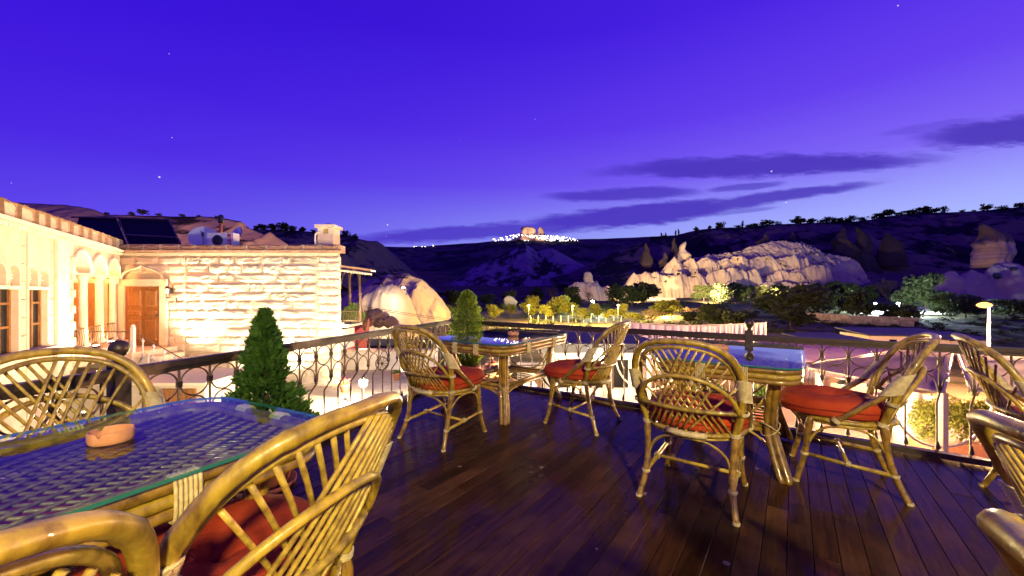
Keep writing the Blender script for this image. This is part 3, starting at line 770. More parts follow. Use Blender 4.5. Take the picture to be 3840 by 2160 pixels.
for i, (x, y, h) in enumerate([(1664, 600, 15), (1675, 599, 14), (1700, 594, 16), (1707, 592, 16), (1868, 573, 18)]):
    tree('poplar', 'slender poplar on the skyline, %s from the left' % ORD[i], 'tree', W(x, y + 2, 428), h * .428 * .35, h * .428 * 1.1, 'poplar', 'poplars on the ridge skyline', .05)
def scrub_stuff():
    me = CR['scrub'][0]
    mb = MB(); vs0 = np.array([v.co[:] for v in me.vertices]); f0 = [tuple(p.vertices) for p in me.polygons][:140]
    used = 560; vs0 = vs0[:used]
    for i in range(620):
        Yq = random.uniform(55, 185) if i < 330 else random.uniform(30, 75); k = random.uniform(-.35, 1.3) if i < 330 else random.uniform(.1, 1.4); X = k * Yq; s = random.uniform(.5, 1.5) if i < 330 else random.uniform(.25, .75)
        R = random.uniform(0, 6.28); c, sn = math.cos(R), math.sin(R)
        P = vs0 * np.array([s * 1.3, s * 1.3, s * .8])
        P = np.stack([P[:, 0] * c - P[:, 1] * sn + X, P[:, 0] * sn + P[:, 1] * c + Yq, P[:, 2] + gz(X, Yq) + .3 * s], 1)
        mb.add(P.tolist(), f0)
    tag(mb.build('undergrowth', 'leaf_dark'), 'low dark undergrowth scattered over the valley floor', kind='stuff')
scrub_stuff()

# ------------------------------------------------------------------ the terrace: deck planks and railings
T_ = Vector((.816, -.578, 0)).normalized(); N_ = Vector((.578, .816, 0)).normalized()
CORNER = Vector((-.848, 5.66, 0))
t0c = CORNER.dot(T_); n0c = CORNER.dot(N_)
L_DIR = Vector((-.269, -.963, 0)).normalized()
lt, ln = L_DIR.dot(T_), L_DIR.dot(N_)
def tn(t, n, z=0.0): return T_ * t + N_ * n + Vector((0, 0, z))

deck = empty('deck'); tag(deck, 'dark stained plank floor of the roof terrace', kind='structure')
def build_deck():
    w = .098; c = t0c + .02
    rz = math.atan2(T_.y, T_.x)
    while c < 3.0:
        nend = n0c - .01
        def nst(t): return n0c + (t - t0c) / lt * ln + .0
        lo = max(-3.2, nst(c + w) if lt > 0 else nst(c + w))
        a = lo
        while a < nend - .02:
            ln_ = random.uniform(1.3, 2.7)
            b = min(nend, a + ln_)
            if nend - b < .4: b = nend
            mb = MB(); dz = random.uniform(-.0015, .0015)
            s0 = max(-3.2, nst(c)) if a == lo else a
            g = .0022
            P = [(c, s0), (c + w - .0022, lo if a == lo else a), (c + w - .0022, b - g), (c, b - g)]
            mid = tn(c + w / 2, (a + b) / 2)
            up = [(tn(t, n, dz) - mid) for t, n in P]; dn = [(tn(t, n, -.03) - mid) for t, n in P]
            Ri = Matrix.Rotation(-rz, 3, 'Z')
            # a small chamfer along the long edges
            q = .002
            P2 = [(c + q, s0), (c + w - .0022 - q, P[1][1]), (c + w - .0022 - q, b - g - q), (c + q, b - g - q)]
            tp = [(tn(t, n, dz + .002) - mid) for t, n in P2]
            vs = [Ri @ p for p in dn + up + tp]
            fs = [(3, 2, 1, 0)] + [(i, (i + 1) % 4, 4 + (i + 1) % 4, 4 + i) for i in range(4)] + [(4 + i, 4 + (i + 1) % 4, 8 + (i + 1) % 4, 8 + i) for i in range(4)] + [(8, 9, 10, 11)]
            mb.add(vs, fs)
            o = mb.build('plank', 'deck_wood', deck, False, mid); o.rotation_euler = (0, 0, rz)
            a = b
        c += w
build_deck()
# terrace block under the deck
fr0 = lambda u, w, z: Vector((u, w, z))
b1 = tn(2.9, n0c - .03); b2 = tn(2.9, -3.2); LEND = CORNER + L_DIR * 8.2
mb = MB()
ring = [CORNER + L_DIR * .05 + Vector((.03, -.04, 0)), b1, b2, LEND + Vector((.03, 0, 0))]
mb.add([p + Vector((0, 0, -4.6)) for p in ring] + [p + Vector((0, 0, -.035)) for p in ring], [(4, 5, 6, 7)] + [(i, (i + 1) % 4, 4 + (i + 1) % 4, 4 + i) for i in range(4)])
tag(mb.build('terrace_base', 'plaster'), 'plastered walls carrying the roof terrace', kind='structure')

def railing(name, label, A, d, out, L, posts, s0=.09, step=.168):
    root = empty(name, A); tag(root, label, 'railing', 'iron railings round the terrace')
    H = .80
    P = lambda s, w, z: d * s + out * w + Vector((0, 0, z))
    mb = MB()
    a = math.atan2(d.y, d.x); R = Matrix.Rotation(a, 3, 'Z')
    mb.box((0, -.022, H - .008), (L, .022, H + .024), R); mb.build('hand_rail', 'iron', root)
    MB().box((0, -.006, H - .034), (L, .006, H - .010), R).build('rail_web', 'iron', root)
    MB().box((0, -.035, .004), (L, .030, .045), R).build('base_rail', 'iron', root)
    # one of each shape, copied along the rail
    bal = MB().tube([P(0, 0, H - .03), P(0, 0, .47), P(0, .012, .455), P(0, .066, .385), P(0, .07, .37), P(0, .07, .06), P(0, .03, .03)], .0068, 6).mesh('baluster', 'iron_tan', True)
    foot = MB().lathe([(.016, .03), (.013, .05), (.006, .085)], 8, P(0, .045, .02)).mesh('foot', 'iron')
    rr = (step - .014) / 2
    ring_ = MB().tube([P(math.cos(t) * rr, 0, H - .034 - rr + math.sin(t) * rr) for t in [2 * PI * i / 26 for i in range(26)]], .0048, 6, closed=True).mesh('ring', 'iron_tan', True)
    zt = H - .034 - 2 * rr
    ap = [P(-step / 2 - .012, 0, .475), P(-step / 2 + .010, 0, .505)] + [P(-math.cos(t) * (rr - .008), 0, zt - .085 + math.sin(t) * .078) for t in [PI * i / 12 for i in range(13)]] + [P(step / 2 - .010, 0, .505), P(step / 2 + .012, 0, .475)]
    arch_ = MB().tube(ap, .0048, 6).mesh('arch', 'iron_tan', True)
    clip = MB().box((-.011, -.011, -.016), (.011, .011, .016), R).mesh('clip', 'iron')
    s = s0; i = 0
    while s < L - .02:
        off = d * s
        if not any(abs(s - q) < .05 for q in posts):
            mk('baluster', bal, root, off); mk('foot', foot, root, off)
            mk('clip', clip, root, off + Vector((0, 0, H - .034 - rr)))
            mk('clip', clip, root, off + Vector((0, 0, .505)))
        if s + step < L and not any(s - .02 < q < s + step + .02 for q in posts):
            mid = off + d * step / 2
            mk('ring', ring_, root, mid); mk('arch', arch_, root, mid)
        s += step; i += 1
    for q in posts:
        po = MB().box((-.032, -.032, 0), (.032, .032, .86), R).build('post', 'iron', root, False, d * q)
        MB().lathe([(.016, .86), (.022, .868), (.012, .876), (.030, .892), (.040, .915), (.040, .925), (.032, .946), (.018, .957), (.002, .96)], 18).build('ball_finial', 'iron', po, True)
    return root
LR = CORNER + Vector((0, 0, 0))
post_s = (Vector((-1.893, 1.916, 0)) - CORNER).length
railing('iron_railing', 'dark iron railing with rings along the left side of the terrace', LR, L_DIR, Vector((L_DIR.y, -L_DIR.x, 0)), 6.4, [post_s])
post_r = (Vector((2.10, 3.577, 0)) - CORNER).length
railing('iron_railing', 'dark iron railing with rings along the right front of the terrace', LR + T_ * .03, T_, N_, 6.2, [post_r])

# ------------------------------------------------------------------ rattan chairs
def yb(x, z): return -.195 - .36 * (z - .42) + 1.25 * x * x
def make_chair():
    root = empty('rattan_chair')
    half = [(.200, .41), (.222, .50), (.238, .60), (.246, .69), (.238, .77), (.212, .845), (.160, .902), (.085, .930)]
    hp = [(x, z) for x, z in half] + [(0, .936)] + [(-x, z) for x, z in reversed(half)]
    path = smooth_path([(x, yb(x, z), z) for x, z in hp], 5)
    MB().tube(path, [.0166 + (.0022 if i % 11 == 4 else 0) for i in range(len(path))], 10).build('back_hoop', 'cane', root, True)
    ip = smooth_path([((abs(x) - .026) * (1 if x >= 0 else -1) if x else 0, yb(x, z) + .012, z - .03 * max(0, (z - .72) / .21)) for x, z in hp[1:-1]], 5)
    MB().tube(ip, .0105, 8).build('inner_hoop', 'cane_thin', root, True)
    # arched cane and cross bar on the outside of the back
    ap = [(.225 * math.cos(t), 0, .545 + .205 * math.sin(t)) for t in [PI * i / 18 for i in range(19)]]
    MB().tube([(x, yb(x, z) - .024, z) for x, _, z in ap], .0115, 8).build('back_arch', 'cane', root, True)
    cp = [(-.236 + .472 * i / 12, 0) for i in range(13)]
    MB().tube([(x, yb(x, .55) - .020, .555) for x, _ in cp], .0125, 8).build('cross_bar', 'cane', root, True)
    def zh(x): return .685 + .232 * math.sqrt(max(0, 1 - (x / .232) ** 2))
    for sgn in (1, -1):
        for i in range(8):
            xt = -.222 + .196 * i / 7; xb = -.005 + .190 * i / 7
            zt = zh(xt) - .006 - (.05 if i == 0 else 0); pts = []
            for k in range(7):
                t = k / 6; x = xt + (xb - xt) * t; z = zt + (.425 - zt) * t
                pts.append((x * sgn, yb(x, z) + (.004 if sgn > 0 else -.010), z))
            MB().tube(pts, .0056, 6).build('spindle', 'cane_thin', root, True)
    # seat
    rg = [(.232 * math.cos(a), .232 * math.sin(a) + .005, .415) for a in [2 * PI * i / 40 for i in range(40)]]
    MB().tube(rg, .0145, 8, closed=True).build('seat_ring', 'cane', root, True)
    rg2 = [(.222 * math.cos(a), .222 * math.sin(a) + .005, .392) for a in [2 * PI * i / 40 for i in range(40)]]
    MB().tube(rg2, .009, 6, closed=True).build('seat_ring', 'cane_thin', root, True)
    for i in range(9):
        x = -.18 + .045 * i; l = math.sqrt(.215 ** 2 - x * x)
        MB().tube([(x, -l, .424), (x, l + .01, .424)], .006, 5).build('seat_slat', 'cane_thin', root, True)
    MB().tube([(.1 * k, -.234 + .03 * k * k, .412) for k in (-.9, -.5, 0, .5, .9)], [.017 + .0012 * (i % 2) for i in range(5)], 8).build('binding', 'binding', root, True)
    legs = {}
    for sx in (1, -1):
        for nm, top, mid, ft in (('r', (.203 * sx, yb(.2, .42), .43), (.212 * sx, -.185, .22), (.250 * sx, -.272, 0)),
                                 ('f', (.190 * sx, .150, .42), (.205 * sx, .185, .22), (.232 * sx, .245, 0))):
            p = smooth_path([top, mid, ft], 6)
            o = MB().tube(p, [.0165 + .0022 * (abs((i % 5) - 2) < 1) for i in range(len(p))], 8).build('leg', 'cane_dark', root, True)
            MB().lathe([(.0185, .0), (.0195, .006), (.0185, .016)], 10, ft).build('foot_pad', 'binding', o)
            legs[(nm, sx)] = p
    def at(leg, z):
        p = legs[leg]
        return min(p, key=lambda q: abs(q.z - z)).copy()
    def joint(c, ax, s=1.0, n=4):
        mb = MB()
        ax = Vector(ax).normalized()
        u = ax.orthogonal().normalized(); v = ax.cross(u)
        for k in range(n):
            cc = Vector(c) + ax * (k - (n - 1) / 2) * .0058
            mb.tube([cc + (u * math.cos(t) + v * math.sin(t)) * .0195 * s for t in [2 * PI * i / 10 for i in range(10)]], .0036, 5, closed=True)
        mb.build('binding', 'binding', root, True)
    # stretchers
    mids = []
    for sx in (1, -1):
        a, b = at(('r', sx), .15), at(('f', sx), .17)
        MB().tube([a, (a + b) / 2 + Vector((0, 0, -.004)), b], .0125, 8).build('stretcher', 'cane', root, True)
        mids.append((a + b) / 2)
        joint((a + b) / 2, b - a, .85); joint(a, (0, 0, 1), 1.0, 3); joint(b, (0, 0, 1), 1.0, 3)
        joint((.203 * sx, yb(.2, .42), .425), (0, -.2, 1), 1.15); joint((.238 * sx, yb(.24, .56) - .004, .556), (0, -.25, 1), 1.2, 3)
    MB().tube([mids[0], mids[1]], .011, 8).build('stretcher', 'cane', root, True)
    # bent braces under the seat
    def brace(la, lb, mid):
        a0, a1 = at(la, .10), at(la, .27); b1_, b0 = at(lb, .27), at(lb, .10)
        m = Vector(mid); sh = lambda p: p + (m - p) * .06
        p = smooth_path([sh(a0), sh(a1) + (m - a1) * .02, a1 + (m - a1) * .45 + Vector((0, 0, .045)), m, b1_ + (m - b1_) * .45 + Vector((0, 0, .045)), sh(b1_) + (m - b1_) * .02, sh(b0)], 5)
        MB().tube(p, .0072, 6).build('brace', 'cane', root, True)
    brace(('r', 1), ('r', -1), (0, -.215, .385)); brace(('f', 1), ('f', -1), (0, .222, .385))
    brace(('r', 1), ('f', 1), (.222, 0, .385)); brace(('r', -1), ('f', -1), (-.222, 0, .385))
    # forked side canes running forward to the seat and their wrapping
    for sx in (1, -1):
        p = smooth_path([(.245 * sx, yb(.245, .70) + .012, .70), (.248 * sx, yb(.245, .63) + .03, .625), (.246 * sx, -.055, .52), (.236 * sx, .045, .42)], 6)
        MB().tube(p, .0165, 8).build('side_cane', 'cane_dark', root, True)
        joint((.236 * sx, .045, .422), (0, .1, -.1), 1.15, 4)
        mb = MB()
        for k in range(17):
            z = .615 + .0072 * k
            wd = .022 + .014 * (1 - k / 16); c = Vector((.2455 * sx, yb(.245, z) + .006 + .018 * (1 - k / 16), z))
            mb.tube([c + Vector((math.cos(t) * .0285, math.sin(t) * (wd + .009), math.sin(t) * -.01)) for t in [2 * PI * i / 14 for i in range(14)]], .0042, 5, closed=True)
        mb.build('wrap', 'binding', root, True)
    for o in list(root.children) + [g_ for c_ in root.children for g_ in c_.children]:
        for v_ in o.data.vertices:
            t_ = min(1, max(0, (v_.co.z - .08) / .34)); f_ = 1 + .14 * t_ * t_ * (3 - 2 * t_)
            v_.co.x *= f_; v_.co.y *= 1 + (f_ - 1) * .9
    return root

def cushion_mesh():
    mb = MB(); rows = []
    n = 44
    prof = []
    for i in range(15):
        t = -PI / 2 + PI * i / 14
        prof.append((.222 + .020 * math.cos(t) - (.0 if abs(t) < 1.2 else .05 * (abs(t) - 1.2) / .37), math.sin(t) * .036))
    prof = [(0.001, -.036), (.10, -.037), (.17, -.037)] + prof[2:-2]
    for r, f in ((.19, .040), (.15, .046), (.11, .046), (.075, .041), (.045, .030), (.022, .018), (.001, .012)): prof.append((r, f))
    vs = []
    for r, z in prof:
        for k in range(n):
            a = 2 * PI * k / n
            w = 1 + .018 * math.sin(3 * a + 1) + .010 * math.sin(7 * a)
            pu = .0035 * math.sin(9 * a) * min(1, r / .1) * (1 if z > 0 else 0) * (1 - r / .26)
            sq = 1 + .035 * math.cos(4 * a) * -1
            vs.append((r * w * sq * math.cos(a), r * w * sq * math.sin(a), z + pu + .004 * math.sin(2 * a + .5)))
    fs = [(i * n + k, i * n + (k + 1) % n, (i + 1) * n + (k + 1) % n, (i + 1) * n + k) for i in range(len(prof) - 1) for k in range(n)]
    mb.add(vs, fs)
    return mb.mesh('seat_cushion', 'cushion', True)
CUSH = cushion_mesh()
pp = []
for k in range(48):
    a = 2 * PI * k / 48; w = 1 + .018 * math.sin(3 * a + 1) + .010 * math.sin(7 * a); sq = 1 - .035 * math.cos(4 * a)
    pp.append((.243 * w * sq * math.cos(a), .243 * w * sq * math.sin(a), .004 * math.sin(2 * a + .5) - .002))
PIPE = MB().tube(pp, .0035, 6, closed=True).mesh('piping', 'piping', True)
BUT = MB().lathe([(.013, 0), (.012, .004), (.006, .007), (.001, .008)], 12).mesh('button', 'piping', True)

chair0 = make_chair()
def place_chair(idx, center, face, label, clabel, sc=1.0, dz=0.0):
    o = chair0 if idx == 0 else copy_tree(chair0)
    rz = math.atan2(face[1], face[0]) - PI / 2
    o.location = (center[0], center[1], .001); o.rotation_euler = (0, 0, rz); o.scale = (sc, sc, sc)
    tag(o, label, 'chair', 'rattan chairs on the terrace')
    c = empty('seat_cushion', (center[0], center[1], .468 * sc), rz + random.uniform(-.2, .2)); c.scale = (sc, sc, sc)
    R = Matrix.Rotation(rz, 3, 'Z'); c.location += R @ Vector((0, .045, .012))
    c.rotation_euler[0] = random.uniform(-.02, .03)
    tag(c, clabel, 'cushion', 'round red seat cushions')
    c.scale = (sc * 1.20, sc * 1.20, sc * 1.34); mk('cushion_body', CUSH, c); mk('piping', PIPE, c); mk('button', BUT, c, (0, 0, .009))
nf = (N_.x, N_.y); mt = (-T_.x, -T_.y)
place_chair(0, (-.565, 3.35), (.572, .82), 'rattan chair with its back to us at the near end of the corner table', 'red cushion on the chair at the near end of the corner table')
place_chair(1, (.64, 3.69), (-.80, .60), 'rattan chair turned left at the right side of the corner table', 'red cushion on the chair right of the corner table')
place_chair(2, (1.107, 2.40), (.59, .80), 'rattan chair with crossed spindles seen square from behind, in front of the middle table', 'red cushion seen through the crossed spindles of the middle chair')
place_chair(3, (2.13, 2.58), (-.84, .54), 'rattan chair seen side on with open red seat at the right of the middle table', 'red cushion with striped shadow on the side on chair')
place_chair(4, (-.725, 1.0), (-.94, .34), 'large near rattan chair with curved back in the left foreground', 'red cushion between the large near chair and the glass table')
place_chair(5, (-.925, .475), (-.90, .43), 'rattan chair cut off by the bottom left corner', 'red cushion on the chair in the bottom left corner')
place_chair(6, (-1.565, 1.52), (.93, -.36), 'rattan chair facing us on the far side of the lattice table by the left railing', 'red cushion seen through the lattice table top')
place_chair(7, (2.96, 2.08), (.80, -.60), 'rattan chair seen edge on by the right railing, facing away right', 'red cushion at the right edge on the edge on chair')
place_chair(8, (1.31, .56), (.93, -.36), 'near rattan chair back cutting in at the right edge', 'red cushion on the near chair at the right edge')
place_chair(9, (.87, .165), (.93, -.36), 'closest chair, only its back rim showing at the bottom right corner', 'red cushion on the closest chair at bottom right')

# ------------------------------------------------------------------ tables
def rrect(lx, ly, r, k=7):
    pts = []
    for cx, cy, a0 in ((lx / 2 - r, ly / 2 - r, 0), (-lx / 2 + r, ly / 2 - r, PI / 2), (-lx / 2 + r, -ly / 2 + r, PI), (lx / 2 - r, -ly / 2 + r, 1.5 * PI)):
        for i in range(k + 1):
            a = a0 + PI / 2 * i / k
            pts.append((cx + r * math.cos(a), cy + r * math.sin(a)))
    return pts
def make_table(label, center, rz, lx, ly, lat=(0.78, 2.35), lsp=(.024, .05)):
    root = empty('glass_table', (center[0], center[1], 0), rz); tag(root, label, 'table', 'rattan tables with glass tops')
    # glass
    o_ = rrect(lx + .03, ly + .03, .15); n = len(o_)
    mb = MB()
    mb.add([(x, y, .7335) for x, y in o_] + [(x, y, .7435) for x, y in o_], [tuple(range(n - 1, -1, -1)), tuple(range(n, 2 * n))])
    mb.cur = 1
    mb.add([(x, y, .7335) for x, y in o_] + [(x, y, .7435) for x, y in o_], [(i, (i + 1) % n, n + (i + 1) % n, n + i) for i in range(n)])
    mb.build('glass_top', ['table_glass', 'glass_edge'], root)
    f_ = rrect(lx - .03, ly - .03, .13)
    for k, (z, off, r) in enumerate(((.713, 0, .0185), (.678, .003, .0175), (.645, -.001, .0165))):
        g_ = rrect(lx - .03 + off, ly - .03 + off, .13, 6)
        MB().tube([(x, y, z) for x, y in g_], r, 8, closed=True).build('frame_cane', 'cane' if k == 1 else 'cane_dark', root, True)
    g_ = rrect(lx - .10, ly - .10, .10, 6)
    MB().tube([(x, y, .712) for x, y in g_], .015, 8, closed=True).build('frame_cane', 'cane_dark', root, True)
    # woven slats under the glass
    def inside(p): return abs(p[0]) < lx / 2 - .055 and abs(p[1]) < ly / 2 - .055
    for ang, z, r, sp in ((lat[0], .700, .0046, lsp[0]), (lat[1], .7075, .0050, lsp[1])):
        d = Vector((math.cos(ang), math.sin(ang))); nn = Vector((-d.y, d.x))
        k = -40
        while k <= 40:
            c = nn * (k * sp); ts = [t for t in np.arange(-1.3, 1.3, .01) if inside(c + d * t)]
            if len(ts) > 4:
                a, b = c + d * ts[0], c + d * ts[-1]
                MB().tube([(a.x, a.y, z), (b.x, b.y, z)], r, 5).build('slat', 'cane_dark', root, True)
            k += 1
    # pale bindings round the frame
    for x, y, ax in ((lx / 2, ly * .2, 1), (lx / 2, -ly * .2, 1), (-lx / 2, ly * .2, 1), (-lx / 2, -ly * .2, 1), (lx * .14, ly / 2, 0), (-lx * .14, ly / 2, 0), (lx * .14, -ly / 2, 0), (-lx * .14, -ly / 2, 0)):
        mb = MB(); cx, cy = x * (1 - .017 * 2 / lx if ax else 1), y * (1 - .017 * 2 / ly if not ax else 1)
        for j in range(6):
            q = (j - 2.5) * .0105
            P = []
            for t in [2 * PI * i / 14 for i in range(14)]:
                u = .024 * math.copysign(abs(math.cos(t)) ** .5, math.cos(t)); v = .056 * math.copysign(abs(math.sin(t)) ** .6, math.sin(t))
                P.append((cx + u, cy + q, .679 + v) if ax else (cx + q, cy + u, .679 + v))
            mb.tube(P, .0052, 5, closed=True)
        mb.build('binding', 'binding', root, True)
    ix, iy = lx / 2 - .13, ly / 2 - .15
    for sx in (1, -1):
        for sy in (1, -1):
            mb = MB()
            for k, (ox, oy) in enumerate(((0, 0), (.034, -.004), (-.004, .034))):
                mb.tube(smooth_path([(sx * (ix - ox), sy * (iy - oy), .665), (sx * (ix - .03 - ox), sy * (iy - .03 - oy), .34), (sx * (ix + .01 - ox * 1.1), sy * (iy + .01 - oy * 1.1), .15), (sx * (ix + .06 - ox * 1.15), sy * (iy + .07 - oy * 1.15), 0)], 5), .0205, 8)
            mb.build('leg', 'cane_dark', root, True)
            mb = MB(); c = Vector((sx * (ix - .045), sy * (iy - .045), .30))
            for zz, tl in ((0, .04), (0, -.04)):
                mb.tube([c + Vector((math.cos(t) * .054, math.sin(t) * .054, math.cos(t - .8) * tl)) for t in [2 * PI * i / 14 for i in range(14)]], .0042, 5, closed=True)
            mb.build('binding', 'binding', root, True)
            for hx, hy in ((1, 0), (0, 1)):
                p = smooth_path([(sx * (ix + .03 - hx * .03), sy * (iy + .03 - hy * .03), .08), (sx * (ix - .05 - hx * .02), sy * (iy - .05 - hy * .02), .19), (sx * (ix - .04 - hx * .13), sy * (iy - .04 - hy * .13), .265), (sx * (ix - .04 - hx * .22), sy * (iy - .04 - hy * .22), .275)], 5)
                MB().tube(p, .0085, 6).build('brace', 'cane', root, True)
                p = smooth_path([(sx * (ix - .02), sy * (iy - .02), .63), (sx * (ix - .04 - hx * .05), sy * (iy - .04 - hy * .05), .47), (sx * (ix - .05 - hx * .14), sy * (iy - .05 - hy * .14), .36), (sx * (ix - .05 - hx * .26), sy * (iy - .05 - hy * .26), .325)], 5)
                MB().tube(p, .0085, 6).build('brace', 'cane', root, True)
    for s in (1, -1):
        mb = MB(); mb2 = MB()
        for z in (.318, .284):
            mb.tube([(-(ix - .05), s * (iy - .05), z), (ix - .05, s * (iy - .05), z)], .0175, 8)
            mb2.tube([(s * (ix - .05), -(iy - .05), z), (s * (ix - .05), iy - .05, z)], .0175, 8)
        mb.build('stretcher', 'cane_dark', root, True); mb2.build('stretcher', 'cane_dark', root, True)
    for k in range(9):
        y = -(iy - .1) + 2 * (iy - .1) * k / 8
        MB().tube([(-(ix - .05), y, .338), (ix - .05, y, .338)], .006, 5).build('shelf_slat', 'cane_dark', root, True)
    return root
rT = math.atan2(T_.y, T_.x)
cM = tn(-2.52, 3.42); cR = tn(-.39, 3.47)
tm = make_table('corner rattan table with glass top reflecting the golden conifer', (cM.x, cM.y), rT, .94, 1.22)
tr_ = make_table('rattan table whose glass top mirrors the pale sky, behind the crossed spindle chair', (cR.x, cR.y), rT, .88, 1.08)
for q, tl in ((tm, .016), (tr_, .028)): q.rotation_euler = (tl, 0, rT); q.location.z = tl * .30   # tilted so the glass reflects brighter sky higher up
A_ = Vector((.455, .89)); P_ = Vector((.89, -.455)); cL = A_ * .225 + P_ * -1.56
make_table('large near rattan table with lattice top under blue reflecting glass', (cL.x, cL.y), math.atan2(P_.y, P_.x), .78, 1.44, lat=(.62, 2.05), lsp=(.030, .052))

def ashtray(label, p, rz, r=.07):
    root = empty('ashtray', p, rz); tag(root, label, 'ashtray', 'clay ashtrays on the tables')
    n = 48; mb = MB()
    prof = [(.90, 0), (.97, .004), (1.0, .012), (1.0, .031), (.97, .036), (.90, .036), (.87, .031), (.86, .012), (.80, .008), (.01, .007)]
    vs = []
    for q, z in prof:
        for k in range(n):
            a = 2 * PI * k / n
            notch = any(abs((a - b + PI) % (2 * PI) - PI) < .13 for b in (.4, 2.5, 4.6)) and z > .02
            vs.append((r * q * math.cos(a), r * q * math.sin(a), z - (.011 if notch else 0)))
    fs = [(i * n + k, i * n + (k + 1) % n, (i + 1) * n + (k + 1) % n, (i + 1) * n + k) for i in range(len(prof) - 1) for k in range(n)]
    fs.append(tuple(range(n - 1, -1, -1)))
    mb.add(vs, fs); mb.build('bowl', 'ash', root, True)
def on_table(x, y, z=.744):
    Yq = (CAM_H - z) * 1000 / (y - 741); return Vector(((x - 1288) / 1000 * Yq, Yq, z))
ashtray('round clay ashtray on the near lattice table', on_table(280, 1110), .3, .052)
ashtray('round clay ashtray on the corner table', on_table(1291, 846) + Vector((0, 0, .012)), 1.1, .058)
ashtray('round clay ashtray on the sky mirroring table', on_table(1812, 879), 2.0, .06)

# ------------------------------------------------------------------ potted conifers
def conifer(label, base, mat, h, rad, pot, seed, n=7000, prof=None, sprig=.022):
    root = empty('potted_conifer', base); tag(root, label, 'potted tree')
    ph, pr = pot
    po = MB().lathe([(pr * .68, .012), (pr * .72, .012), (pr * .92, ph * .78), (pr * .95, ph * .8), (pr * 1.06, ph * .82), (pr * 1.06, ph * .97), (pr * 1.0, ph), (pr * .92, ph), (pr * .9, ph * .9), (.01, ph * .9)], 30).build('pot', 'terracotta', root, True)
    MB().lathe([(pr * .85, 0), (pr * .95, .004), (pr * .98, .03), (pr * .93, .03), (pr * .9, .01), (.01, .009)], 30).build('saucer', 'terracotta', root, True)
    MB().lathe([(pr * .9, ph * .9), (.001, ph * .93)], 20, cap=False).build('soil', 'soil', root)
    MB().tube([(0, 0, ph * .85), (.01, 0, ph + h * .4), (0, .005, ph + h * .9)], [.022, .014, .004], 7).build('trunk', 'bark', root, True)
    r = random.Random(seed); vs = []; fs = []
    lum = [(r.uniform(0, 2 * PI), r.uniform(.12, 1), r.uniform(.03, .17)) for _ in range(75)]
    def surf(a, t):
        R = np.interp(t, [p[0] for p in prof], [p[1] for p in prof]) * rad
        k = .64
        for (la, lt_, lr) in lum:
            da = (a - la + PI) % (2 * PI) - PI
            q = (da * (.35 + R / rad * .65) / .42) ** 2 + ((t - lt_) / .065) ** 2
            if q < 1: k = max(k, .64 + .46 * (1 - q) * (lr / .17 + .3))
        return R * k
    for i in range(n):
        a = r.uniform(0, 2 * PI); t = .03 + .97 * r.random() ** 1.25
        R0 = surf(a, t); R = R0 * (1 - .55 * r.random() ** 2.2) * (1 + (.16 * r.random() if r.random() < .12 else 0))
        p = Vector((R * math.cos(a), R * math.sin(a), ph * .92 + h * t))
        d = Vector((math.cos(a) * .75 + r.gauss(0, .35), math.sin(a) * .75 + r.gauss(0, .35), .75 + r.gauss(0, .3))).normalized()
        w = d.orthogonal().normalized(); w = (w * math.cos(r.uniform(0, 6.28)) + d.cross(w) * math.sin(r.uniform(0, 6.28))).normalized()
        l = sprig * r.uniform(.6, 1.5); b = len(vs)
        vs += [p - d * l * .3, p + w * l * .26 + d * l * .4, p + d * l * 1.1, p - w * l * .26 + d * l * .4]
        fs.append((b, b + 1, b + 2, b + 3))
    mb = MB(); mb.add(vs, fs); mb.build('foliage', mat, root)
conifer('dark green cone shaped conifer in a clay pot behind the lattice table', Vector((-1.53, 2.46, .001)), 'conifer', .84, .31, (.25, .18), 3, 9500, [(0, .6), (.1, .98), (.22, .98), (.34, .68), (.48, .44), (.66, .31), (.80, .24), (.91, .13), (.97, .06), (1, .01)], .030)
conifer('golden green columnar conifer in a pot at the railing corner', Vector((-.585, 5.18, .001)), 'conifer_gold', .98, .245, (.26, .17), 8, 10000, [(0, .7), (.12, .97), (.3, 1.0), (.5, .92), (.68, .74), (.82, .58), (.92, .4), (1, .08)], .024)

# ------------------------------------------------------------------ stone house across the yard
def unit_stones(n, seed, rough):
    out = []
    for k in range(n):
        r = random.Random(seed + k); mb = MB(); nx, nz = 7, 5; vs = []
        for j in range(nz):
            for i in range(nx):
                u = -.5 + i / (nx - 1); z = -.5 + j / (nz - 1)
                e = min(i, nx - 1 - i, (j if j < nz - 1 - j else nz - 1 - j))
                d = -.15 if e == 0 else -.6 - (r.random() - .35) * rough
                jx = 0 if i in (0, nx - 1) else r.uniform(-.04, .04)
                vs.append((u + jx + (r.uniform(-.012, .012) if e == 0 else 0), d, z + (r.uniform(-.05, .05) if e == 0 else r.uniform(-.04, .04))))
        m = len(vs)
        fs = [(j * nx + i, j * nx + i + 1, (j + 1) * nx + i + 1, (j + 1) * nx + i) for j in range(nz - 1) for i in range(nx - 1)]
        bd = [i for i in range(nx)] + [j * nx + nx - 1 for j in range(1, nz)] + [(nz - 1) * nx + i for i in range(nx - 2, -1, -1)] + [j * nx for j in range(nz - 2, 0, -1)]
        bk = len(vs)
        for q in bd: vs.append((vs[q][0], .4, vs[q][2]))
        for i in range(len(bd)):
            j = (i + 1) % len(bd)
            fs.append((bd[j], bd[i], bk + i, bk + j))
        mb.add(vs, fs); out.append(mb)
    return out
STONES = [m.mesh('wall_stone', 'stone', False) for m in unit_stones(10, 100, .36)]
ASHLAR = [m.mesh('wall_stone', 'stone_smooth', False) for m in unit_stones(6, 200, .10)]
QUOIN = [m.mesh('quoin_stone', 'stone_pale', False) for m in unit_stones(4, 300, .22)]
COPE = [m.mesh('coping_stone', 'coping', False) for m in unit_stones(5, 400, .30)]

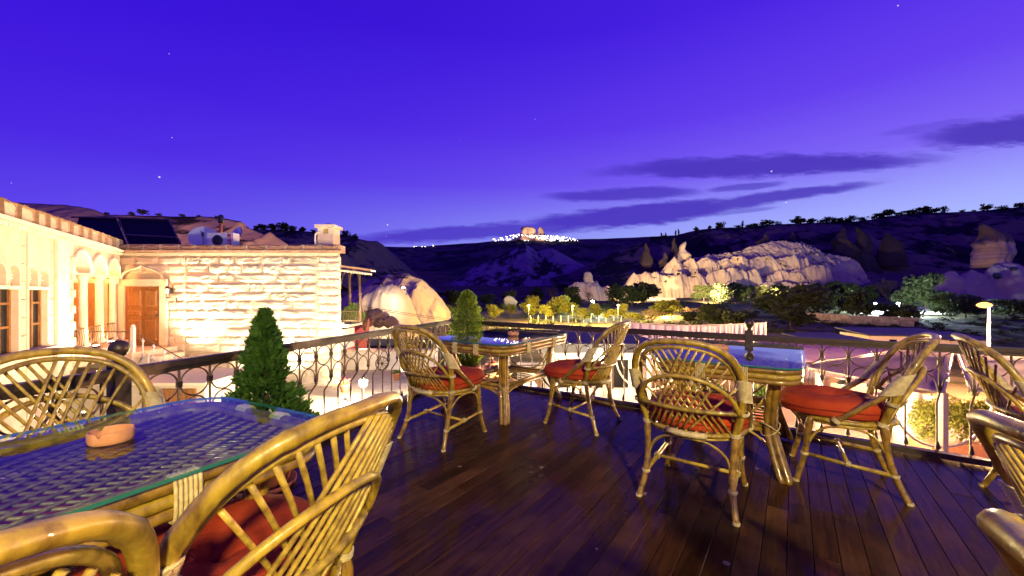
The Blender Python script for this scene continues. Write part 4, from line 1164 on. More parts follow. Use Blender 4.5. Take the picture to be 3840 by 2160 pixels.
HY = 15.0
house = empty('stone_house', (-10.6, HY, -2.3)); tag(house, 'low stone house with floodlit rough wall, wooden door and chimney across the yard', 'house')
HL = house.location.copy()
XL, XR, ZB, ZT = -15.2, -6.52, -2.3, 2.62
def hb(name, lo, hi, mat, parent=None):
    o = MB().box(Vector(lo) - HL, Vector(hi) - HL).build(name, mat, parent or house); return o
# core walls (the right flank runs back along the line of sight)
mb = MB(); back = .47
ring = [Vector((XL, HY + .10, 0)), Vector((XR - .02, HY + .10, 0)), Vector((XR - 3.3, HY + 7, 0)), Vector((XL - 3, HY + 7, 0))]
mb.add([p + Vector((0, 0, ZB - 1)) - HL for p in ring] + [p + Vector((0, 0, 3.02)) - HL for p in ring], [(4, 5, 6, 7), (3, 2, 1, 0)] + [(i, (i + 1) % 4, 4 + (i + 1) % 4, 4 + i) for i in range(4)])
mb.build('wall', 'mortar', house)
DX0, DX1, DZ0, DZ1 = -14.62, -13.30, -.74, 1.47
def stone(me, x0, x1, z0, z1, depth=.10, gap=.008, yoff=0.0):
    o = mk(me.name.split('.')[0], me, house, Vector(((x0 + x1) / 2, HY + .10 + yoff, (z0 + z1) / 2)) - HL)
    o.scale = (x1 - x0 - gap, depth, z1 - z0 - gap)
    if random.random() < .5: o.scale.x *= -1
    return o
z = ZB
while z < ZT - .1:
    h = random.uniform(.27, .36); z1 = min(ZT, z + h)
    if ZT - z1 < .12: z1 = ZT
    x = XL + .1
    while x < -7.38:
        smooth = x < -12.5
        w = random.uniform(.5, .95) if smooth else random.choice((random.uniform(.35, .8), random.uniform(.7, 1.6)))
        x1 = min(x + w, -7.38)
        if -7.38 - x1 < .2: x1 = -7.38
        if smooth and x1 > -12.4: x1 = -12.4
        if not (x1 > DX0 - .28 and x < DX1 + .28 and z1 > DZ0 - .05 and z < DZ1 + .30):
            stone(random.choice(ASHLAR if smooth else STONES), x, x1, z, z1, .085 if smooth else random.uniform(.09, .15))
        else:
            if x < DX0 - .28: stone(random.choice(ASHLAR), x, DX0 - .28, z, z1, .085)
            if x1 > DX1 + .28: stone(random.choice(ASHLAR), DX1 + .28, x1, z, z1, .085)
        x = x1
    z = z1
# quoins at the right corner
z = ZB; k = 0
while z < ZT - .05:
    z1 = min(ZT, z + .315)
    w = .80 if k % 2 else .48
    stone(random.choice(QUOIN), XR - w, XR, z, z1, .16 if k % 2 == 0 else .13)
    if k % 2 == 0: stone(random.choice(QUOIN), XR - .86, XR - w, z, z1, .105)
    else: stone(random.choice(QUOIN), XR - .86, XR - w, z, z1, .105)
    z = z1; k += 1
# rope moulding, cornice and coping
ropem = MB().box((-.11, -.05, -.05), (.11, .05, .05)); ropem.v = [(x + z * .9, y * (1 - .3 * abs(x) / .11), z) for x, y, z in ropem.v]
rope = ropem.mesh('rope_stone', 'stone_pale')
x = XL + .15
while x < XR - .05:
    mk('rope_stone', rope, house, Vector((x, HY + .01, 2.70)) - HL); x += .17
hb('cornice_band', (XL, HY - .10, 2.765), (XR + .07, HY + .4, 2.85), 'coping')
x = XL
while x < XR + .02:
    x1 = min(x + random.uniform(.55, .8), XR + .05)
    o = mk('coping_stone', random.choice(COPE), house, Vector(((x + x1) / 2, HY + .02, 2.96)) - HL); o.scale = (x1 - x - .02, .10, .20)
    x = x1
hb('coping_bed', (XL, HY + .0, 2.852), (XR + .02, HY + .5, 3.045), 'mortar')
# door
door = hb('door', (DX0, HY + .03, DZ0), (DX1, HY + .09, DZ1), 'door_wood')
for i, (u0, u1, z0, z1) in enumerate(((.08, .46, .08, .44), (.54, .92, .08, .44), (.08, .46, .50, .60), (.54, .92, .50, .60), (.08, .46, .66, .95), (.54, .92, .66, .95))):
    a, b = DX0 + (DX1 - DX0) * u0, DX0 + (DX1 - DX0) * u1; c, d = DZ0 + (DZ1 - DZ0) * z0, DZ0 + (DZ1 - DZ0) * z1
    m_ = MB(); L0 = lambda p: Vector(p) - HL
    q = .05
    m_.add([L0(p) for p in ((a, HY + .03, c), (b, HY + .03, c), (b, HY + .03, d), (a, HY + .03, d), (a + q, HY - .005, c + q), (b - q, HY - .005, c + q), (b - q, HY - .005, d - q), (a + q, HY - .005, d - q))],
           [(0, 1, 5, 4), (1, 2, 6, 5), (2, 3, 7, 6), (3, 0, 4, 7), (4, 5, 6, 7)])
    m_.build('door_panel', 'door_wood', door)
MB().lathe([(.02, 0), (.03, .02), (.028, .06), (.01, .08)], 10).build('door_handle', 'black', door, True, Vector((DX1 - .1, HY - .02, .35)) - HL)
for nm, lo, hi in (('door_jamb', (DX0 - .26, HY - .03, DZ0), (DX0 - .01, HY + .1, DZ1 + .02)), ('door_jamb', (DX1 + .01, HY - .03, DZ0), (DX1 + .26, HY + .1, DZ1 + .02)), ('lintel', (DX0 - .26, HY - .032, DZ1 + .025), (DX1 + .26, HY + .1, DZ1 + .29))):
    hb(nm, lo, hi, 'stone_smooth')
cx = (DX0 + DX1) / 2
ap = [Vector((cx + .78 * math.cos(t), HY - .02, DZ1 + .30 + (.42 * math.sin(t) + .10 * max(0, 1 - abs(math.cos(t)) * 5)))) - HL for t in [PI * i / 20 for i in range(21)]]
MB().tube(ap, .045, 6).build('door_arch_moulding', 'stone_smooth', house, True)
# chimney
ch = hb('chimney', (-7.46, HY + .25, 3.05), (-6.86, HY + .85, 3.52), 'stone_smooth')
for dx in (0, .41):
    hb('chimney_pier', (-7.46 + dx, HY + .252, 3.52), (-7.27 + dx, HY + .848, 3.74), 'stone_pale', ch)
hb('chimney_cap', (-7.54, HY + .17, 3.74), (-6.78, HY + .93, 3.86), 'stone_pale', ch)
MB().lathe([(.28, 0), (.2, .05), (.01, .1)], 16).build('chimney_dome', 'coping', ch, True, Vector((-7.16, HY + .55, 3.86)) - HL)
pp_ = smooth_path([(-7.5, HY + .2, 3.0), (-7.53, HY + .2, 3.4), (-7.45, HY + .22, 3.55), (-7.3, HY + .3, 3.56)], 5)
MB().tube([Vector(p) - HL for p in pp_], .035, 8).build('chimney_pipe', 'plaster_white', ch, True)
# name plaque and lantern by the door
pl = hb('plaque', (-12.99, HY - .06, .92), (-12.62, HY - .02, 1.06), 'brown_metal')
hb('plaque_face', (-12.97, HY - .066, .935), (-12.64, HY - .06, 1.045), 'stone_smooth', pl)
def lantern(label, loc, s=1.0, power=40, col=(1, .75, .42)):
    e = empty('wall_lantern', loc); e.scale = (s, s, s); tag(e, label, 'lantern')
    MB().box((-.05, .06, -.1), (.05, .10, .12)).build('bracket', 'lamp_iron', e)
    MB().tube([(0, .07, .05), (0, -.04, .14), (0, -.1, .12)], .012, 6).build('arm', 'lamp_iron', e)
    MB().lathe([(.02, .16), (.09, .09), (.10, .075)], 6, (0, -.1, 0)).build('cap', 'lamp_iron', e)
    MB().lathe([(.07, .075), (.045, -.12)], 6, (0, -.1, 0)).build('glass', 'bulb_warm' if power else 'plaster_white', e)
    MB().lathe([(.05, -.12), (.03, -.16), (.005, -.18)], 6, (0, -.1, 0)).build('base', 'lamp_iron', e)
    return e
lantern('small black lantern on the wall right of the wooden door', (-12.86, HY - .08, 1.32), 1.0, 0)

# things on the roof
def dish(label, c, r, aim):
    e = empty('satellite_dish', c); tag(e, label, 'satellite dish', 'satellite dishes on the roof')
    n = 28; vs = []; fs = []
    prof = [(r * i / 6, .22 * r * (i / 6) ** 2) for i in range(7)]
    mb = MB(); mb.lathe(prof, n, cap=False); mb.lathe([(p, q + .02) for p, q in reversed(prof)], n, cap=False)
    o = mb.build('reflector', 'white_metal', e, True); q = Vector(aim).to_track_quat('Z', 'Y'); o.rotation_euler = q.to_euler()
    a = Vector(aim).normalized()
    MB().tube([a * .02 - Vector((0, 0, r * .9)), a * r * .5 - Vector((0, 0, r * .4)), a * r * .8], .015, 6).build('feed_arm', 'black', e)
    MB().lathe([(.05, 0), (.05, .12), (.03, .16)], 10).build('feed_horn', 'black', e, True, a * r * .75 - Vector((0, 0, .06)))
    MB().tube([(0, .1, -r * 1.0), (0, .05, 0)], .03, 8).build('mast', 'brown_metal', e)
dish('left satellite dish behind the air conditioner on the stone house roof', W(513, 601, 16.9), .52, (.5, -.8, .35))
dish('right satellite dish behind the air conditioner on the stone house roof', W(597, 601, 16.9), .52, (-.5, -.8, .35))
ac = empty('air_conditioner', W(562, 617, 16.2)); tag(ac, 'white outdoor air conditioner with round fan grille and red label on the roof', 'air conditioner')
MB().box((-.53, -.18, -.12), (.53, .18, .48)).build('case', 'white_metal', ac)
MB().lathe([(.21, 0), (.21, .02), (.02, .02)], 24).build('fan_grille', 'black', ac, True, (-.1, -.185, .18)).rotation_euler = (math.radians(90), 0, 0)
for k in range(7):
    z = .02 + .053 * k; hw = math.sqrt(max(.001, .205 ** 2 - (z - .18) ** 2))
    MB().box((-.1 - hw, -.214, z - .004), (-.1 + hw, -.207, z + .004)).build('grille_bar', 'brown_metal', ac)
lb = MB().box((.30, -.196, -.10), (.43, -.182, .43)).build('label_plate', 'label_red', ac)
tx = bpy.data.curves.new('lettering', 'FONT'); tx.body = 'VESTEL'; tx.size = .115; tx.align_x = 'CENTER'; tx.align_y = 'CENTER'; tx.extrude = .001
to = bpy.data.objects.new('lettering', tx); COL.objects.link(to); bpy.context.view_layer.update()
lm = bpy.data.meshes.new_from_object(to.evaluated_get(bpy.context.evaluated_depsgraph_get())); bpy.data.objects.remove(to); bpy.data.curves.remove(tx)
lm.name = 'lettering'; lm.materials.clear(); lm.materials.append(MATS['label_white'])
to = mk('lettering', lm, lb); to.location = (.365, -.199, .165); to.rotation_euler = (math.radians(90), math.radians(-90), 0)
MB().tube([(0, 0, 0), (0, 0, .7)], .06, 10).build('roof_pipe', 'terracotta', None, True, W(556, 600, 18.2))
tag(bpy.data.objects['roof_pipe'], 'clay vent pipe with dark cap between the dishes', 'pipe')
MB().lathe([(.1, .7), (.12, .78), (.1, 1.05), (.02, 1.1)], 12).build('pipe_cowl', 'black', bpy.data.objects['roof_pipe'], True)
# solar collector
sp_ = empty('solar_panel', W(372, 618, 16.6)); tag(sp_, 'large dark tilted solar collector on the house roof', 'solar panel')
def slab(name, pts, th, mat, parent, org):
    P = [Vector(p) - org for p in pts]; nrm = (P[1] - P[0]).cross(P[3] - P[0]).normalized() * th
    return MB().add(P + [p + nrm for p in P], [(3, 2, 1, 0), (4, 5, 6, 7)] + [(i, (i + 1) % 4, 4 + (i + 1) % 4, 4 + i) for i in range(4)]).build(name, mat, parent)
so = sp_.location.copy()
slab('collector', [W(325, 612, 16.2), W(452, 612, 16.2), W(424, 553, 17.4), W(298, 549, 17.4)], -.05, 'panel_glass', sp_, so)
slab('collector', [W(170, 620, 16.0), W(318, 612, 16.2), W(292, 549, 17.4), W(200, 545, 17.4)], -.05, 'panel_glass', sp_, so)
for a, b in (((298, 548, 17.3), (424, 552, 17.3)), ((424, 552, 17.3), (454, 613, 16.1)), ((298, 548, 17.3), (325, 613, 16.1)), ((424, 552, 17.35), (426, 613, 17.3)), ((318, 590, 16.4), (446, 597, 16.3)), ((180, 546, 17.3), (298, 548, 17.3))):
    MB().tube([W(*a) - so, W(*b) - so], .035, 6).build('panel_frame', 'brown_metal', sp_)

# ------------------------------------------------------------------ balcony at the house corner
bal = empty('corner_balcony', W(885, 812, 15.4)); tag(bal, 'small roofed iron balcony with plants at the right corner of the stone house', 'balcony')
bo = bal.location.copy()
def bp(x, y, Y): return W(x, y, Y) - bo
MB().box(bp(861, 823, 15.3), bp(913, 811, 16.7)).build('floor_slab', 'stone_pale', bal)
MB().box(bp(862, 880, 15.35), bp(884, 823.5, 16.5)).build('support_block', 'plaster_white', bal)
rfm = MB(); rp = [W(856, 671, 15.1), W(934, 681, 15.1), W(936, 683, 17.2), W(858, 672, 17.2)]
slab('roof', [p for p in rp], .06, 'coping', bal, bo)
n = 22; mb = MB()
for i in range(n):
    a = W(856, 671, 15.08).lerp(W(934, 681, 15.08), i / (n - 1)) - bo
    mb.tube([a + Vector((0, 0, -.09)), a + Vector((0, 0, -.16 - .02 * (i % 2)))], .03, 6)
mb.build('roof_edging', 'stone_pale', bal, True)
MB().box(bp(934, 683, 15.0), bp(944, 680.5, 15.5)).build('gutter_end', 'white_metal', bal)
for (x, yt, yb_, Y) in ((904, 682, 811, 15.35), (879, 679, 811, 16.6)):
    MB().tube([bp(x, yt, Y), bp(x + (4 if Y < 16 else 2), yb_, Y)], .045, 10).build('post', 'iron_tan', bal, True)
    MB().lathe([(.05, -.03), (.075, 0), (.05, .03)], 10).build('post_collar', 'iron_tan', bal, True, bp(x + 2, 740, Y))
for (xa, xb, Y0_, Y1_) in ((860, 904, 15.3, 15.35), (880, 904, 16.6, 15.35)):
    for k in range(2):
        a = W(xa if k == 0 else xb, 690, Y0_ if k == 0 else Y1_); b = W(xa if k else xb, 690, Y1_ if k == 0 else Y0_)
        pts = []
        for i in range(9):
            t = i / 8 * PI / 2
            p = a.lerp(b, (1 - math.cos(t)) * .5); p.z = CAM_H + .05 * 15 - .55 * (1 - math.sin(t)) + .25
            pts.append(p - bo)
        MB().tube(pts, .016, 6).build('arch_brace', 'iron_tan', bal)
for (xa, xb, Ya, Yb, n) in ((862, 907, 15.32, 15.36, 7), (881, 907, 16.6, 15.4, 7)):
    for yy in (783, 806):
        MB().tube([bp(xa, yy if Ya < 16 else yy - 2, Ya), bp(xb, yy, Yb)], .018, 6).build('balustrade_rail', 'iron_tan', bal)
    for i in range(n):
        t = (i + .5) / n; x = xa + (xb - xa) * t; Y = Ya + (Yb - Ya) * t
        bow = [(783, 0), (790, .02), (800, -.10), (810, 0)]
        MB().tube(smooth_path([bp(x, yy, Y) + Vector((.25 * q, -q * 0, 0)) for yy, q in bow], 4), .009, 5).build('baluster', 'iron_tan', bal)
for (x, y, Y, s) in ((870, 795, 16.0, .45), (893, 790, 16.2, .55), (882, 788, 16.3, .5), (912, 798, 15.9, .3)):
    e = empty('balcony_plant', W(x, y, Y)); tag(e, 'leafy green climber %s on the corner balcony' % {870: 'beside the house corner', 893: 'in the right half', 882: 'behind the middle post', 912: 'outside the front post'}[x], 'plant')
    c = mk('leaves', random.choice(CR['fresh']), e); c.scale = (s * .6, s * .6, s * .95)
    MB().tube([(0, 0, -s), (.03, 0, s * .4)], .012, 5).build('stem', 'bark', e)
# bare climbing branches by the balcony
tw = mk('bare_shrub', twig_mesh('bare_shrub', 'bark', 77), None, W(918, 800, 17.2)); tw.scale = (.9, .9, .9); tag(tw, 'thin leafless shrub right of the corner balcony', 'shrub')

# ------------------------------------------------------------------ arcade wing on the left
FA = Vector((-14.8, 15.0, 0)); FU = Vector((.512, -.859, 0)).normalized(); FW = Vector((.859, .512, 0)).normalized()
wing = empty('arcade_wing', FA + Vector((0, 0, -2.3))); tag(wing, 'left stone wing with three arches, columns and twin arched windows', 'house')
wo = wing.location.copy()
def ff(u, w, z): return FA + FU * u + FW * w + Vector((0, 0, z)) - wo
def fbox(name, u0, u1, w0, w1, z0, z1, mat, parent=None):
    vs = [ff(u, w, z) for z in (z0, z1) for u, w in ((u0, w0), (u1, w0), (u1, w1), (u0, w1))]
    return MB().add(vs, [(3, 2, 1, 0), (4, 5, 6, 7), (0, 1, 5, 4), (1, 2, 6, 5), (2, 3, 7, 6), (3, 0, 4, 7)]).build(name, mat, parent or wing)
UE = 11.0
# arch wall with three openings
def arch_top(u0, u1, zs, zt, n=16):
    c = (u0 + u1) / 2; r = (u1 - u0) / 2
    pts = [(u0, zt)] + [(u0, zs)] + [(c - r * math.cos(PI * i / n), zs + r * math.sin(PI * i / n)) for i in range(1, n)] + [(u1, zs), (u1, zt)]
    return pts
bays = [(.16, 1.32), (1.50, 2.66), (2.84, 4.06)]
for (a, b) in bays:
    MB().prism(arch_top(a, b, 1.86, 2.72), ff, 0, -.35).build('arch_wall', 'stone_smooth', wing)
    mb = MB(); c = (a + b) / 2; r = (b - a) / 2 + .05
    mb.tube([ff(c - r * math.cos(t), .02, 1.86 + r * math.sin(t)) for t in [PI * i / 18 for i in range(19)]], .055, 6)
    mb.build('arch_moulding', 'stone_pale', wing, True)
fbox('wall_strip', 0, .158, 0, -.35, 1.6, 2.72, 'stone_smooth')
for a, b in ((1.322, 1.498), (2.662, 2.838)): fbox('wall_strip', a, b, 0, -.35, 1.86, 2.72, 'stone_smooth')
# columns
for u in (.08, 1.41, 2.75, 4.10):
    e = MB().lathe([(.17, -.50), (.17, -.38), (.13, -.34), (.115, -.25), (.105, .6), (.098, 1.55), (.11, 1.6), (.10, 1.63), (.15, 1.74), (.15, 1.78)], 18).build('column', 'stone_pale', wing, True, ff(u, -.175, 0))
    fbox('capital', u - .24, u + .24, .05, -.40, 1.782, 1.858, 'stone_pale')
# porch inside
fbox('porch_back_wall', -.3, 4.3, -1.75, -1.9, -.7, 2.9, 'plaster')
fbox('porch_side', 4.25, 4.4, -.36, -1.9, -.7, 2.9, 'plaster')
fbox('porch_end_wall', -.28, -.12, -.36, -1.9, -.7, 2.9, 'plaster')
fbox('porch_end_door', -.118, -.08, -.5, -1.6, -.5, 1.6, 'door_wood')
fbox('porch_floor', -.3, 4.3, .35, -1.75, -.9, -.52, 'stone_smooth')
fbox('porch_ceiling', -.3, 4.3, -.355, -1.75, 2.72, 2.85, 'plaster')
for a in (.35, 1.75, 3.1):
    d_ = fbox('porch_door', a, a + .85, -1.69, -1.748, -.5, 1.5, 'door_wood')
    for k in range(3): fbox('door_panel', a + .1, a + .75, -1.66, -1.69, -.38 + .62 * k, .1 + .62 * k, 'door_wood', d_)
mb = MB(); 
for zz in (.12, -.42): MB().tube([ff(.2, -.10, zz), ff(4.0, -.10, zz)], .018, 6).build('porch_rail', 'iron_tan', wing)
for i in range(22):
    u = .25 + i * .17
    MB().tube([ff(u, -.10, .12), ff(u, -.07, -.15), ff(u, -.10, -.42)], .009, 5).build('porch_baluster', 'iron_tan', wing)
# pilaster with notched quoins, then wall with the two twin windows
fbox('pilaster', 4.20, 5.15, .06, -.35, -2.3, 2.72, 'stone_pale')
for k in range(8):
    fbox('pilaster_notch', 4.22, 4.46, .115, .06, -1.2 + .46 * k, -.98 + .46 * k, 'stone_smooth')
wins = [(5.42, 6.50), (6.78, 7.86), (8.2, 9.3)]
edges = [5.15] + [q for ab in wins for q in ab] + [UE]
for i in range(0, len(edges), 2):
    a, b = edges[i] + .001, edges[i + 1] - .001
    z = -2.3
    fbox('wall_core', a, b, -.02, -.6, -2.3, 2.72, 'mortar')
    while z < 2.70:
        z1 = min(2.72, z + .42); u = a
        while u < b - .01:
            u1 = min(b, u + random.uniform(.5, 1.0))
            if b - u1 < .2: u1 = b
            o = mk('wall_stone', random.choice(ASHLAR if z < 1.9 else STONES), wing, ff((u + u1) / 2, -.03, (z + z1) / 2)); o.scale = (u1 - u - .008, .06, z1 - z - .008)
            o.rotation_euler = (0, 0, math.atan2(FU.y, FU.x)); o.rotation_euler[2] += 0
            u = u1
        z = z1
for (a, b) in wins:
    fbox('wall_below', a, b, 0, -.6, -2.3, -.14, 'stone_smooth')
    m = (a + b) / 2
    # two arch heads over a pierced panel
    for (p, q) in ((a, m), (m, b)):
        MB().prism(arch_top(p + .05, q - .05, 1.62, 2.72), ff, 0, -.30).build('window_head', 'stone_smooth', wing)
        fbox('window_strip', p, p + .048, 0, -.30, 1.38, 2.72, 'stone_smooth'); fbox('window_strip', q - .048, q, 0, -.30, 1.38, 2.72, 'stone_smooth')
        c = (p + q) / 2
        fbox('head_panel', p + .05, q - .05, -.14, -.28, 1.38, 2.2, 'stone_pale')
        for k in range(6):
            t = PI * k / 6
            MB().tube([ff(c - .16 * math.cos(t), -.10, 1.62 - .16 * math.sin(t)), ff(c + .16 * math.cos(t), -.10, 1.62 + .16 * math.sin(t))], .022, 5).build('star_ornament', 'stone_pale', wing)
    fbox('window_beam', a, b, .02, -.30, 1.30, 1.378, 'stone_pale')
    for (p, q) in ((a, a + .09), (b - .09, b)):
        fbox('window_jamb', p, q, -.005, -.40, -.14, 1.298, 'stone_smooth')
    p, q = a + .091, b - .091
    w_ = fbox('window', p, q, -.16, -.22, -.14, 1.298, 'panel_glass')
    for (c, d) in ((p, p + .07), ((p + q) / 2 - .035, (p + q) / 2 + .035), (q - .07, q)): fbox('frame', c, d, -.12, -.16, -.14, 1.298, 'door_wood', w_)
    for zz in (.42, .95): fbox('glazing_bar', p + .071, (p + q) / 2 - .036, -.13, -.158, zz, zz + .05, 'door_wood', w_)
    fbox('window_sill', a - .06, b + .06, .14, -.40, -.22, -.142, 'stone_pale')
# eaves
u = .05
while u < UE:
    vs = fbox('rope_stone', u, u + .14, .10, 0, 2.66, 2.755, 'stone_pale'); u += .175
fbox('cornice_band', -.1, UE, .16, -.6, 2.765, 2.86, 'stone_pale')
u = -.1
while u < UE:
    u1 = min(UE, u + random.uniform(.55, .85))
    o = mk('coping_stone', random.choice(COPE), wing, ff((u + u1) / 2, .02, 3.06)); o.scale = (u1 - u - .02, .12, .36); o.rotation_euler = (0, 0, math.atan2(FU.y, FU.x))
    u = u1
fbox('coping_bed', -.1, UE, -.02, -.7, 2.862, 3.22, 'mortar')
fbox('wing_body', -.5, UE, -1.95, -5, -2.3, 2.9, 'plaster')
fbox('wing_roof', -.5, UE, -.6, -5, 2.87, 2.95, 'roof_dark')

# ------------------------------------------------------------------ courtyard
YZ = -2.3
def slabxy(name, pts, z0, z1, mat, label=None, kind='structure'):
    n = len(pts)
    o = MB().add([(x, y, z0) for x, y in pts] + [(x, y, z1) for x, y in pts], [tuple(range(n - 1, -1, -1)), tuple(range(n, 2 * n))] + [(i, (i + 1) % n, n + (i + 1) % n, n + i) for i in range(n)]).build(name, mat)
    if label: tag(o, label, kind=kind)
    return o
yard = slabxy('courtyard', [(-16, 4.0), (-2.6, 4.0), (-2.4, 9), (-3.6, 19.2), (-16, 19.2)], -4.6, YZ - .012, 'mortar', 'pale paved courtyard below the terrace')
pv = [MB().box((-.5, -.5, -.03), (.5, .5, 0)).mesh('paving_slab', 'paving')]
y = 9.2
while y < 18.3:
    h = .8; x = -12 + random.uniform(0, .5)
    xr = np.interp(y, [9, 19.2], [-2.45, -3.6])
    while x < xr - .1:
        w = random.uniform(.7, 1.2); x1 = min(xr, x + w)
        if xr - x1 < .25: x1 = xr
        o = mk('paving_slab', pv[0], yard, ((x + x1) / 2, y + h / 2, YZ + random.uniform(-.003, .003))); o.scale = (x1 - x - .012, h - .012, 1)
        x = x1
    y += h
# low wall at the back of the yard
lw = empty('yard_wall', (-5.4, 18.4, YZ)); tag(lw, 'low plastered wall with stone cap at the back of the courtyard', 'wall')
MB().box((-3.6, 0, -.5), (1.9, .35, .84)).build('wall_body', 'plaster_white', lw)
x = -3.6
while x < 1.9:
    x1 = min(1.92, x + .8); MB().box((x, -.06, .842), (x1 - .012, .42, .93)).build('cap_stone', 'stone_smooth', lw); x = x1
# wagon wheel
ww = empty('wagon_wheel', W(961, 931, 18.15) + Vector((0, 0, .04))); ww.location.z = YZ + .33; tag(ww, 'old wooden wagon wheel leaning on the low yard wall', 'wheel')
ww.rotation_euler = (math.radians(-8), 0, 0)
MB().tube([(math.cos(t) * .29, 0, math.sin(t) * .29) for t in [2 * PI * i / 28 for i in range(28)]], .022, 6, closed=True).build('rim', 'bark', ww)
MB().lathe([(.05, -.05), (.06, 0), (.05, .05)], 12).build('hub', 'bark', ww, True).rotation_euler = (math.radians(90), 0, 0)
for k in range(10):
    t = 2 * PI * k / 10; MB().tube([(math.cos(t) * .04, 0, math.sin(t) * .04), (math.cos(t) * .28, 0, math.sin(t) * .28)], .011, 5).build('spoke', 'bark', ww)
def pot_plant(label, loc, r, h, leaf, ls, flowers=False):
    e = empty('potted_plant', loc); tag(e, label, 'potted plant')
    MB().lathe([(r * .65, 0), (r * .95, h * .85), (r * 1.08, h * .86), (r * 1.08, h), (r * .95, h), (r * .9, h * .9), (.01, h * .9)], 18).build('pot', 'terracotta', e, True)
    c = mk('leaves', random.choice(CR[leaf]), e, (0, 0, h + ls * .25)); c.scale = (ls, ls, ls * .6)
    if flowers:
        mb = MB()
        for i in range(26): mb.box((-.018, -.018, -.018), (.018, .018, .018), None, (random.uniform(-ls, ls) * .6, random.uniform(-ls, ls) * .6, h + ls * random.uniform(.2, .8)))
        mb.build('flowers', 'flower', e)
pot_plant('clay pot with a low green plant on the courtyard floor', Vector((W(999, 950, 16.3).x, 16.3, YZ)), .17, .24, 'fresh', .22)
pot_plant('clay pot of red flowers by the lower stair post', Vector((W(867, 985, 13.2).x, 13.2, YZ + .25)), .17, .26, 'fresh', .24, True)
def bollard(label, loc, h, power, col=(1, .80, .50), r=.13):
    e = empty('yard_lamp', loc); tag(e, label, 'lamp', 'lamps in the courtyard')
    MB().lathe([(.09, 0), (.09, .03), (.03, .06), (.022, h - .3), (.03, h - .27)], 10).build('pole', 'lamp_iron', e, True)
    MB().lathe([(.06, h - .27), (r * .95, h - .2), (r, h - .06), (r * .8, h - .02)], 12).build('lamp_globe', 'bulb_white', e, True)
    MB().lathe([(r * 1.05, h - .018), (.05, h + .05), (.01, h + .09)], 12).build('lamp_cap', 'lamp_iron', e, True)
    l = light('lamp_light', 'POINT', Vector(loc) + Vector((.0, -.25, h - .12)), power, col, size=.15)
bollard('glowing globe lamp standing on the open courtyard floor', Vector((W(914, 950, 12.9).x, 12.9, YZ)), .75, 1500)
bollard('bright globe lamp just below the terrace by the stair', Vector((W(868, 1030, 10.2).x, 10.2, YZ)), .75, 1300)
# stair landing in front of the door, steps and side platforms
land = empty('stone_stair', (-13.6, 14, -2.3)); tag(land, 'stone landing and stair with white balusters below the wooden door', 'stair')
lo_ = land.location.copy()
def lbx(name, lo, hi, mat, parent=land): return MB().box(Vector(lo) - lo_, Vector(hi) - lo_).build(name, mat, parent)
lbx('landing', (-15.2, 13.2, -2.3), (-12.62, 15.0, -.76), 'stone_smooth')
for k in range(7):
    lbx('step', (-12.62 + .36 * k, 13.5, -2.3), (-12.26 + .36 * k, 14.9, -.96 - .19 * k), 'stone_pale')
    mb = MB(); x0 = -12.62 + .36 * k; z0 = -.96 - .19 * k
    mb.add([Vector(p) - lo_ for p in ((x0, 13.38, z0 - .22), (x0 + .36, 13.38, z0 - .22), (x0 + .36, 13.38, z0 + .16), (x0, 13.48, z0 - .22), (x0 + .36, 13.48, z0 - .22), (x0 + .36, 13.48, z0 + .16))], [(0, 1, 2), (5, 4, 3), (0, 3, 4, 1), (1, 4, 5, 2), (2, 5, 3, 0)])
    mb.build('stair_cheek', 'plaster_white', land)
    MB().tube([Vector((x0 + .15, 13.43, z0 - .05)) - lo_, Vector((x0 + .15, 13.43, z0 + .62)) - lo_], .02, 6).build('baluster', 'white_metal', land)
    MB().lathe([(.02, .50), (.045, .58), (.02, .66)], 8).build('baluster_head', 'white_metal', land, True, Vector((x0 + .15, 13.43, z0)) - lo_)
MB().tube([Vector((-12.7, 13.43, -.12)) - lo_, Vector((-10.0, 13.43, -1.62)) - lo_], .018, 6).build('stair_rail', 'iron_tan', land)
MB().tube([Vector((-15.0, 13.3, -.06)) - lo_, Vector((-12.7, 13.3, -.06)) - lo_], .022, 6).build('landing_rail', 'iron_tan', land)
for k in range(9):
    x = -14.9 + .27 * k
    MB().tube([Vector((x, 13.3, -.76)) - lo_, Vector((x, 13.3, -.06)) - lo_], .015, 6).build('baluster', 'white_metal', land)
po = lbx('newel_post', (-12.72, 13.24, -.76), (-12.62, 13.34, .08), 'white_metal'); MB().lathe([(.06, 0), (.05, .08), (.01, .1)], 10).build('newel_cap', 'white_metal', po, True, Vector((-12.67, 13.29, .08)) - lo_)
plat = empty('lower_platform', (-10.6, 12, -2.3)); tag(plat, 'raised pale platform with an ochre wooden shutter facing the terrace', 'platform')
pl_ = plat.location.copy()
MB().box(Vector((-15.2, 11.0, -2.32)) - pl_, Vector((-8.5, 13.19, -1.32)) - pl_).build('platform_body', 'plaster', plat)
MB().box(Vector((-15.25, 10.92, -1.318)) - pl_, Vector((-8.42, 13.19, -1.25)) - pl_).build('platform_cap', 'stone_pale', plat)
sh = MB().box(Vector((-9.95, 10.95, -2.28)) - pl_, Vector((-8.72, 10.998, -1.42)) - pl_).build('shutter', 'door_wood', plat)
for k in range(5): MB().box(Vector((-9.93 + .245 * k, 10.93, -2.26)) - pl_, Vector((-9.70 + .245 * k, 10.948, -1.44)) - pl_).build('shutter_board', 'door_wood', sh)
